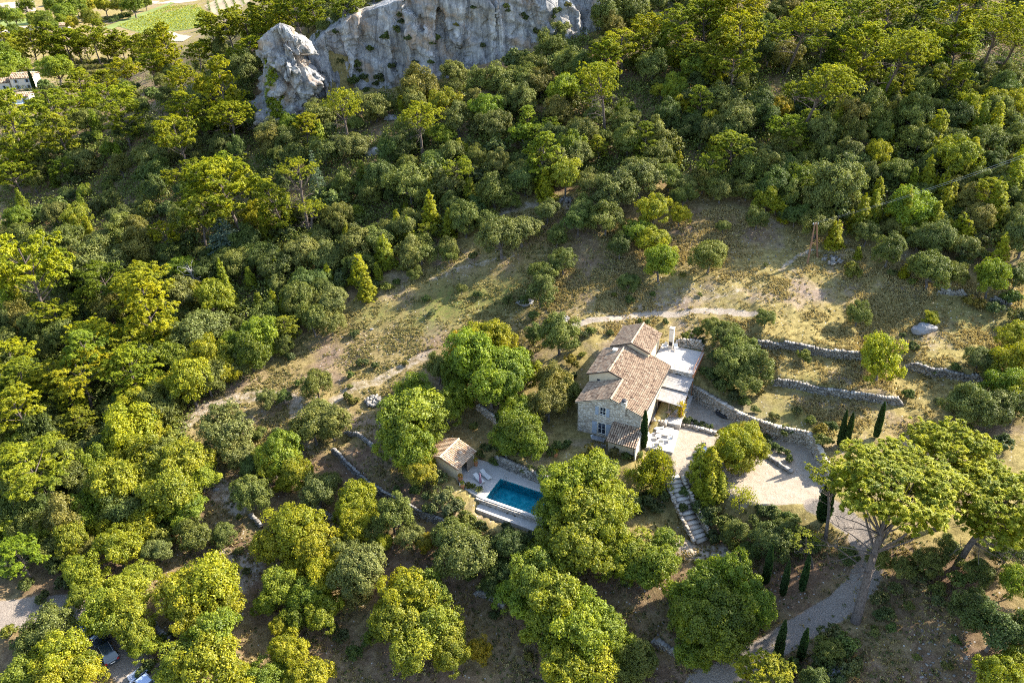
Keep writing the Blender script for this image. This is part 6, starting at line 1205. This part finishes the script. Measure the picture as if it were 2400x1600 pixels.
# ------------------------------------------------------------------ parked cars
def car(name, label, px_, py_, heading, paint, L=4.4, W=1.82, Hh=1.6, suv=True, cat='car'):
    p, t = onground(px_, py_); e = thing(name, label, cat, (p[0], p[1], gz(p[0], p[1]) + .02), heading); m_ = MB(); hL, hW_ = L / 2, W / 2
    xs = [-hL, -hL + .12, -hL + .6, -.5, hL * .42, hL - .5, hL - .08, hL]; zt = [.75, .95, 1.0, 1.0, .98, .86, .72, .6]; ws_ = [.80, .92, 1, 1, 1, .98, .88, .76]; secs = []
    for x, z, wv in zip(xs, zt, ws_): h = hW_ * wv; secs.append([(x, -h * .94, .28), (x, -h, .55), (x, -h * .97, z - .08), (x, -h * .88, z), (x, h * .88, z), (x, h * .97, z - .08), (x, h, .55), (x, h * .94, .28)])
    n = 8; V_ = [v for s_ in secs for v in s_]; F_ = [(i * n + k, (i + 1) * n + k, (i + 1) * n + (k + 1) % n, i * n + (k + 1) % n) for i in range(len(secs) - 1) for k in range(n)] + [tuple(range(n)), tuple((len(secs) - 1) * n + k for k in range(n))[::-1]]
    m_.add(V_, F_); bevel(m_.build('body', MT[paint], e), .03, 2)
    b0, b1, t0, t1 = -hL + .12, hL * .36, -hL + .45 if suv else -hL + .8, hL * .05; wb, wt = hW_ * .88, hW_ * .74; zb = .97
    m_ = MB(); m_.add([(b0, -wb, zb), (b1, -wb, zb), (b1, wb, zb), (b0, wb, zb), (t0, -wt, Hh - .03), (t1, -wt, Hh - .03), (t1, wt, Hh - .03), (t0, wt, Hh - .03)], [(0, 3, 2, 1), (0, 1, 5, 4), (1, 2, 6, 5), (2, 3, 7, 6), (3, 0, 4, 7), (4, 5, 6, 7)]); m_.build('windows', MT['glass'], e)
    m_ = MB(); m_.add([(t0 - .02, -wt, Hh - .028), (t1 + .02, -wt, Hh - .028), (t1 + .02, wt, Hh - .028), (t0 - .02, wt, Hh - .028), (t0 + .05, -wt + .1, Hh + .03), (t1 - .08, -wt + .1, Hh + .03), (t1 - .08, wt - .1, Hh + .03), (t0 + .05, wt - .1, Hh + .03)], [(0, 1, 5, 4), (1, 2, 6, 5), (2, 3, 7, 6), (3, 0, 4, 7), (4, 5, 6, 7)]); m_.build('roof', MT[paint], e)
    for (xa, za, xb, zb_) in ((b0, zb, t0, Hh - .03), (b1, zb, t1, Hh - .03), ((b0 + b1) / 2, zb, (t0 + t1) / 2, Hh - .03)):
        for sgn in (-1, 1): m_ = MB(); m_.tube([(xa, sgn * (wb + .005), za), (xb, sgn * (wt + .005), zb_)], .035, 5); m_.build('pillar', MT[paint], e)
    if suv:
        for sgn in (-1, 1): m_ = MB(); m_.tube([(t0 + .1, sgn * (wt - .12), Hh + .08), (t1 - .1, sgn * (wt - .12), Hh + .08)], .025, 5); m_.build('roof_rail', MT['metal'], e)
    for x in (-hL * .62, hL * .62):
        for sgn in (-1, 1):
            m_ = MB(); m_.tube([(x, sgn * (hW_ - .22), .33), (x, sgn * (hW_ + .01), .33)], .33, 18); w_ = m_.build('wheel', MT['rubber'], e); m_ = MB(); m_.tube([(x, sgn * (hW_ + .012), .33), (x, sgn * (hW_ + .03), .33)], .20, 12); m_.build('rim', MT['metal'], w_)
    for sgn in (-1, 1):
        m_ = MB(); m_.box((-hL - .015, sgn * hW_ * .72 - .12, .66), (-hL + .12, sgn * hW_ * .72 + .12, .86)); m_.build('tail_light', MT['tail'], e); m_ = MB(); m_.box((hL - .22, sgn * hW_ * .66 - .14, .60), (hL - .02, sgn * hW_ * .66 + .14, .72)); m_.build('headlight', MT['frame'], e)
        m_ = MB(); m_.box((hL * .30, sgn * (hW_ + .08) - .09, .95), (hL * .30 + .12, sgn * (hW_ + .08) + .09, 1.08)); m_.build('mirror', MT[paint], e)
    m_ = MB(); m_.box((-hL - .03, -.26, .5), (-hL + .02, .26, .61)); m_.build('number_plate', MT['frame'], e)
hd = math.atan2(3.3, -2.88)
car('parked_car', 'dark blue-black car with roof rails parked on the gravel track, middle of the three', 252, 1531, hd, 'carblack')
car('parked_car', 'silver-blue car half hidden by the tree, uppermost of the three parked cars', 204, 1482, hd + .25, 'carsilver', suv=False, L=4.2, Hh=1.5)
car('parked_car', 'pale blue car cut off by the bottom edge of the photo', 338, 1606, hd + .15, 'carwhite', suv=False, L=4.2, Hh=1.5)

# ------------------------------------------------------------------ the plain beyond: farmhouses and fields
def farmhouse(label, px_, py_, L, W, Hh, rz, wallm='cream', dz=0, cat='house', wins=True, roofm='tile'):
    p, t = onground(px_, py_); e = thing('farmhouse', label, cat, (p[0], p[1], p[2] - .4), rz); m_ = MB(); rh = W * .17
    m_.prism([(-L / 2, -W / 2), (L / 2, -W / 2), (L / 2, W / 2), (-L / 2, W / 2)], -1.5, Hh); m_.add([(-L / 2, -W / 2, Hh), (-L / 2, W / 2, Hh), (-L / 2, 0, Hh + rh), (L / 2, -W / 2, Hh), (L / 2, W / 2, Hh), (L / 2, 0, Hh + rh)], [(0, 2, 1), (3, 4, 5)]); m_.build('wall', MT[wallm], e)
    for sg, sd in ((-1, 61), (1, 62)):
        c_ = [(-L / 2 - .3, sg * (W / 2 + .35), Hh - .08), (L / 2 + .3, sg * (W / 2 + .35), Hh - .08), (L / 2 + .3, 0, Hh + rh + .03), (-L / 2 - .3, 0, Hh + rh + .03)]
        tile_roof('roof', c_ if sg < 0 else [c_[1], c_[0], c_[3], c_[2]], e, mat='tile', seed=sd, pitch=.7, step=1.2, rad=.28)
    if wins:
        n = max(1, int(L / 3.2))
        for k in range(n):
            x = -L / 2 + L * (k + .5) / n
            for z in ([1.0, 3.4] if Hh > 4.5 else [1.0]): m_ = MB(); m_.box((x - .45, -W / 2 - .03, z), (x + .45, -W / 2 + .02, z + 1.3)); w_ = m_.build('window', MT['glass'], e); m_ = MB(); m_.box((x - .9, -W / 2 - .06, z), (x - .47, -W / 2 - .005, z + 1.3)); m_.build('shutter', MT['shutter'], w_); m_ = MB(); m_.box((x + .47, -W / 2 - .06, z), (x + .9, -W / 2 - .005, z + 1.3)); m_.build('shutter', MT['shutter'], w_)
    return e
farmhouse('tall pink-roofed farmhouse left of the umbrella pine', 66, 205, 9, 8, 5.2, .10); farmhouse('low farm wing at the left edge beside the tall farmhouse', 8, 208, 9, 7, 3.6, .12); farmhouse('small wing in front of the tall farmhouse', 38, 205, 5, 5, 4.2, 1.65)
farmhouse('small outbuilding below the farmhouses with pale wall', 54, 240, 7.5, 5, 3.2, .10)
farmhouse('distant house with a pinkish roof at the top edge among the bluish trees', 138, 12, 12, 8, 4.5, .15); farmhouse('distant small roof in the grove left of the vineyard', 147, 68, 8, 6, 3, .2, wins=False); farmhouse('pale shed between the silvery trees near the vineyard', 222, 46, 7, 5, 3, .3, wins=False)
def flat_sheet(name, pts_px, mat, dz=.12, n=28):
    q = [march(x, y, ground_z)[0] for x, y in pts_px]; a = np.array(q); lo, hi = a.min(0)[:2], a.max(0)[:2]; X, Y = np.meshgrid(np.linspace(lo[0], hi[0], n * 2), np.linspace(lo[1], hi[1], n * 2)); Z = ground_z(X.ravel(), Y.ravel()) + dz
    id_ = np.arange(X.size).reshape(X.shape); Qd = np.stack([id_[:-1, :-1], id_[:-1, 1:], id_[1:, 1:], id_[1:, :-1]], -1).reshape(-1, 4); V_ = np.stack([X.ravel(), Y.ravel(), Z], -1); mid_ = V_[Qd].mean(1); k = in_poly(mid_[:, 0], mid_[:, 1], [tuple(v[:2]) for v in q])
    if not k.any(): return [tuple(v[:2]) for v in q]
    o = link(name, mesh_np(name, V_, quads=Qd[k], mats=[mat], smooth=True)); o['kind'] = 'structure'; return [tuple(v[:2]) for v in q]
MT['field'] = plain('tan_field', (.36, .28, .17), .95, var=.25, scale=.05); MT['grassfield'] = plain('green_field', (.17, .21, .05), .95, var=.3, scale=.06); MT['soilfield'] = plain('pinkish_soil', (.42, .33, .25), .95, var=.2, scale=.08)
def rows(name, poly, mat, spacing, ang, w, h, color, dens=3.0, gaps=.0, kind='stuff'):
    a = np.array(poly); c = a.mean(0); R_ = 260; d = np.array([math.cos(ang), math.sin(ang)]); n_ = np.array([-d[1], d[0]]); P = []
    for k in range(int(-R_ / spacing), int(R_ / spacing)):
        s = rng.uniform(-R_, R_, int(2 * R_ * dens)); q = c + n_ * k * spacing + d * s[:, None] + n_ * rng.normal(0, w * .35, (len(s), 1))
        if gaps: q = c + n_ * k * spacing + d * (np.round(s / gaps) * gaps)[:, None] + rng.normal(0, w * .4, (len(s), 2))
        P.append(q)
    P = np.concatenate(P); P = P[in_poly(P[:, 0], P[:, 1], poly)][:60000]; z = ground_z(P[:, 0], P[:, 1]) + rng.uniform(.1, h, len(P)) + .1; C = np.stack([P[:, 0], P[:, 1], z], -1)
    V_, q = leaf_quads(C, rdir(len(C), 0) + [0, 0, .6], .8 * rng.uniform(.6, 1.2, len(C)), .65); o = link(name, crown_mesh(name, [(V_, q, .5 + rng.normal(0, .2, len(C)))], MT[mat])); o['kind'] = kind; o.color = color
pv_ = flat_sheet('vineyard_ground', [(277,62),(396,16),(464,13),(503,45),(480,62),(423,72),(342,82)], MT['grassfield']); rows('vine_rows', pv_, 'decid', 2.6, 1.15, .5, 1.1, (1.15, 1.1, .9, 1))
po_ = flat_sheet('lavender_ground', [(478,14),(500,-8),(600,-10),(560,25),(515,42)], MT['field']); rows('lavender_rows', po_, 'oak', 5.5, 1.9, 1.2, .8, (.9, 1.1, 1.5, 1))
flat_sheet('stubble_field', [(0,66),(92,60),(95,72),(0,84)], MT['soilfield'], dz=.2); flat_sheet('green_field', [(0,48),(70,44),(90,58),(0,66)], MT['grassfield'], dz=.15); flat_sheet('bare_field', [(0,8),(80,2),(85,26),(0,34)], MT['soilfield']); flat_sheet('track_field', [(360,84),(400,74),(450,86),(430,98),(390,98)], MT['soilfield'], dz=.2)
flat_sheet('field_path', [(240,66),(330,32),(400,6),(410,8),(338,38),(262,70)], MT['grassfield'], dz=.2); flat_sheet('top_field', [(330,3),(470,-3),(470,2),(330,9)], MT['soilfield'])

# ------------------------------------------------------------------ labels: every tree gets one that points to it alone
ANCH = [(60, 205, 'the farmhouses'), (380, 45, 'the vineyard'), (215, 110, 'the row of tall pines'), (131, 165, 'the umbrella pine'), (668, 170, 'the rock pinnacle'), (950, 120, 'the cliff'), (1330, 40, "the cliff's right end"), (1840, 130, 'the leaning bare trunk'), (2330, 150, 'the two bare trunks'),
        (2200, 440, 'the cluster of young pines'), (1905, 560, 'the power pole'), (1700, 450, 'the meadow top'), (2163, 776, 'the meadow boulder'), (2040, 910, 'the terrace walls'), (1550, 735, 'the white footpath'), (1440, 860, 'the stone house'), (1730, 1100, 'the courtyard'), (1600, 1180, 'the stone stairs'), (1230, 1160, 'the pool'), (1065, 1050, 'the pool hut'),
        (876, 942, 'the loose stone heap'), (900, 1160, 'the long dark wall'), (1090, 700, 'the green clearing'), (530, 560, 'the blue-grey cedar'), (745, 425, 'the pale green cedar'), (462, 690, 'the dead tree'), (1326, 470, 'the white stones'), (230, 1520, 'the parked cars'), (40, 1430, 'the gravel track'), (1700, 1550, 'the lower driveway'), (2010, 1350, "the tallest pine's trunk"), (1130, 1400, 'the pale bottom wall'),
        (560, 1150, 'the bare slope'), (0, 500, 'the left edge'), (0, 900, 'the left edge'), (200, 800, 'the big left-hand pines'), (300, 1150, 'the yellow-green thicket'), (700, 1350, 'the lower centre gap'), (2400, 600, 'the right edge'), (2400, 1450, 'the bottom right corner'), (1220, 1010, 'the dark round shrub'), (1130, 850, 'the golden tree'), (1500, 300, 'the dark wooded hollow'), (1100, 300, 'the yellow cliff-foot tree'), (300, 350, 'the upper left pines')]
ORD = ['first', 'second', 'third', 'fourth', 'fifth', 'sixth', 'seventh', 'eighth', 'ninth', 'tenth', 'eleventh', 'twelfth']
KW = {'pine': ('pine', 'pine tree'), 'oak': ('holm oak', 'oak tree'), 'downy': ('scrub oak', 'oak tree'), 'olive': ('olive tree', 'olive tree'), 'decid': ('broadleaf tree', 'tree'), 'cone': ('young pointed pine', 'pine tree'), 'cypress': ('cypress', 'cypress'), 'cedar': ('cedar', 'cedar'), 'shrub': ('bush', 'bush'), 'sparse': ('thin-leaved tree', 'tree')}
GRP = {'pine': 'pines in the wood', 'oak': 'holm oaks on the hillside', 'downy': 'scrub oaks in the wood', 'olive': 'olive trees on the plain', 'decid': 'yellow-green broadleaf trees', 'cone': 'young pointed pines', 'cypress': 'slim cypresses', 'shrub': 'bushes around the grounds', 'cedar': 'cedars in the wood', 'sparse': 'thin-leaved trees by the courtyard'}
med = {}
for t_ in TREES: med.setdefault(t_[1], []).append(t_[4])
med = {k: float(np.median(v)) for k, v in med.items()}
def where(px_, py_):
    b = min(ANCH, key=lambda a: math.hypot(a[0] - px_, a[1] - py_)); dx, dy = px_ - b[0], py_ - b[1]
    if 'edge' in b[2]: return 'by ' + b[2] + (' high up' if py_ < 560 else ' low down' if py_ > 800 else '')
    if math.hypot(dx, dy) < 26: return 'right beside ' + b[2]
    if abs(dx) > 2.2 * abs(dy): return ('right of ' if dx > 0 else 'left of ') + b[2]
    if abs(dy) > 2.2 * abs(dx): return ('below ' if dy > 0 else 'above ') + b[2]
    return ('lower ' if dy > 0 else 'upper ') + ('right of ' if dx > 0 else 'left of ') + b[2]
buckets = {}
for t_ in TREES:
    root, kind, px_, py_, hw_, code = t_
    root['category'] = root.get('category') or KW[kind][1]; root['group'] = GRP[kind]
    if root.get('label'): continue
    cw = CW.get(code); cw = CW['N'][kind if kind in CW['N'] else 'oak'] if not isinstance(cw, str) else cw
    szw = 'large' if hw_ > 1.3 * med[kind] else 'small' if hw_ < .75 * med[kind] else 'medium'
    buckets.setdefault('%s %s %s %s' % (szw, cw, KW[kind][0], where(px_, py_)), []).append(t_)
for k, lst in buckets.items():
    lst.sort(key=lambda t_: t_[2])
    for i, t_ in enumerate(lst):
        t_[0]['label'] = k if len(lst) == 1 else '%s, %s one' % (k, ORD[i]) if i < 12 else '%s, far right' % k
e = thing('covered_pool', 'pale blue covered pool in front of the farm outbuilding at the left edge', 'swimming pool', onground(42, 244)[0], .1); m_ = MB(); m_.box((-5, -1.6, 0), (5, 1.6, .35)); m_.build('surround', MT['flag'], e); m_ = MB(); m_.box((-4.5, -1.2, .35), (4.5, 1.2, .42)); m_.build('cover', plain('pale_blue_cover', (.45, .60, .70), .5, var=.1), e)
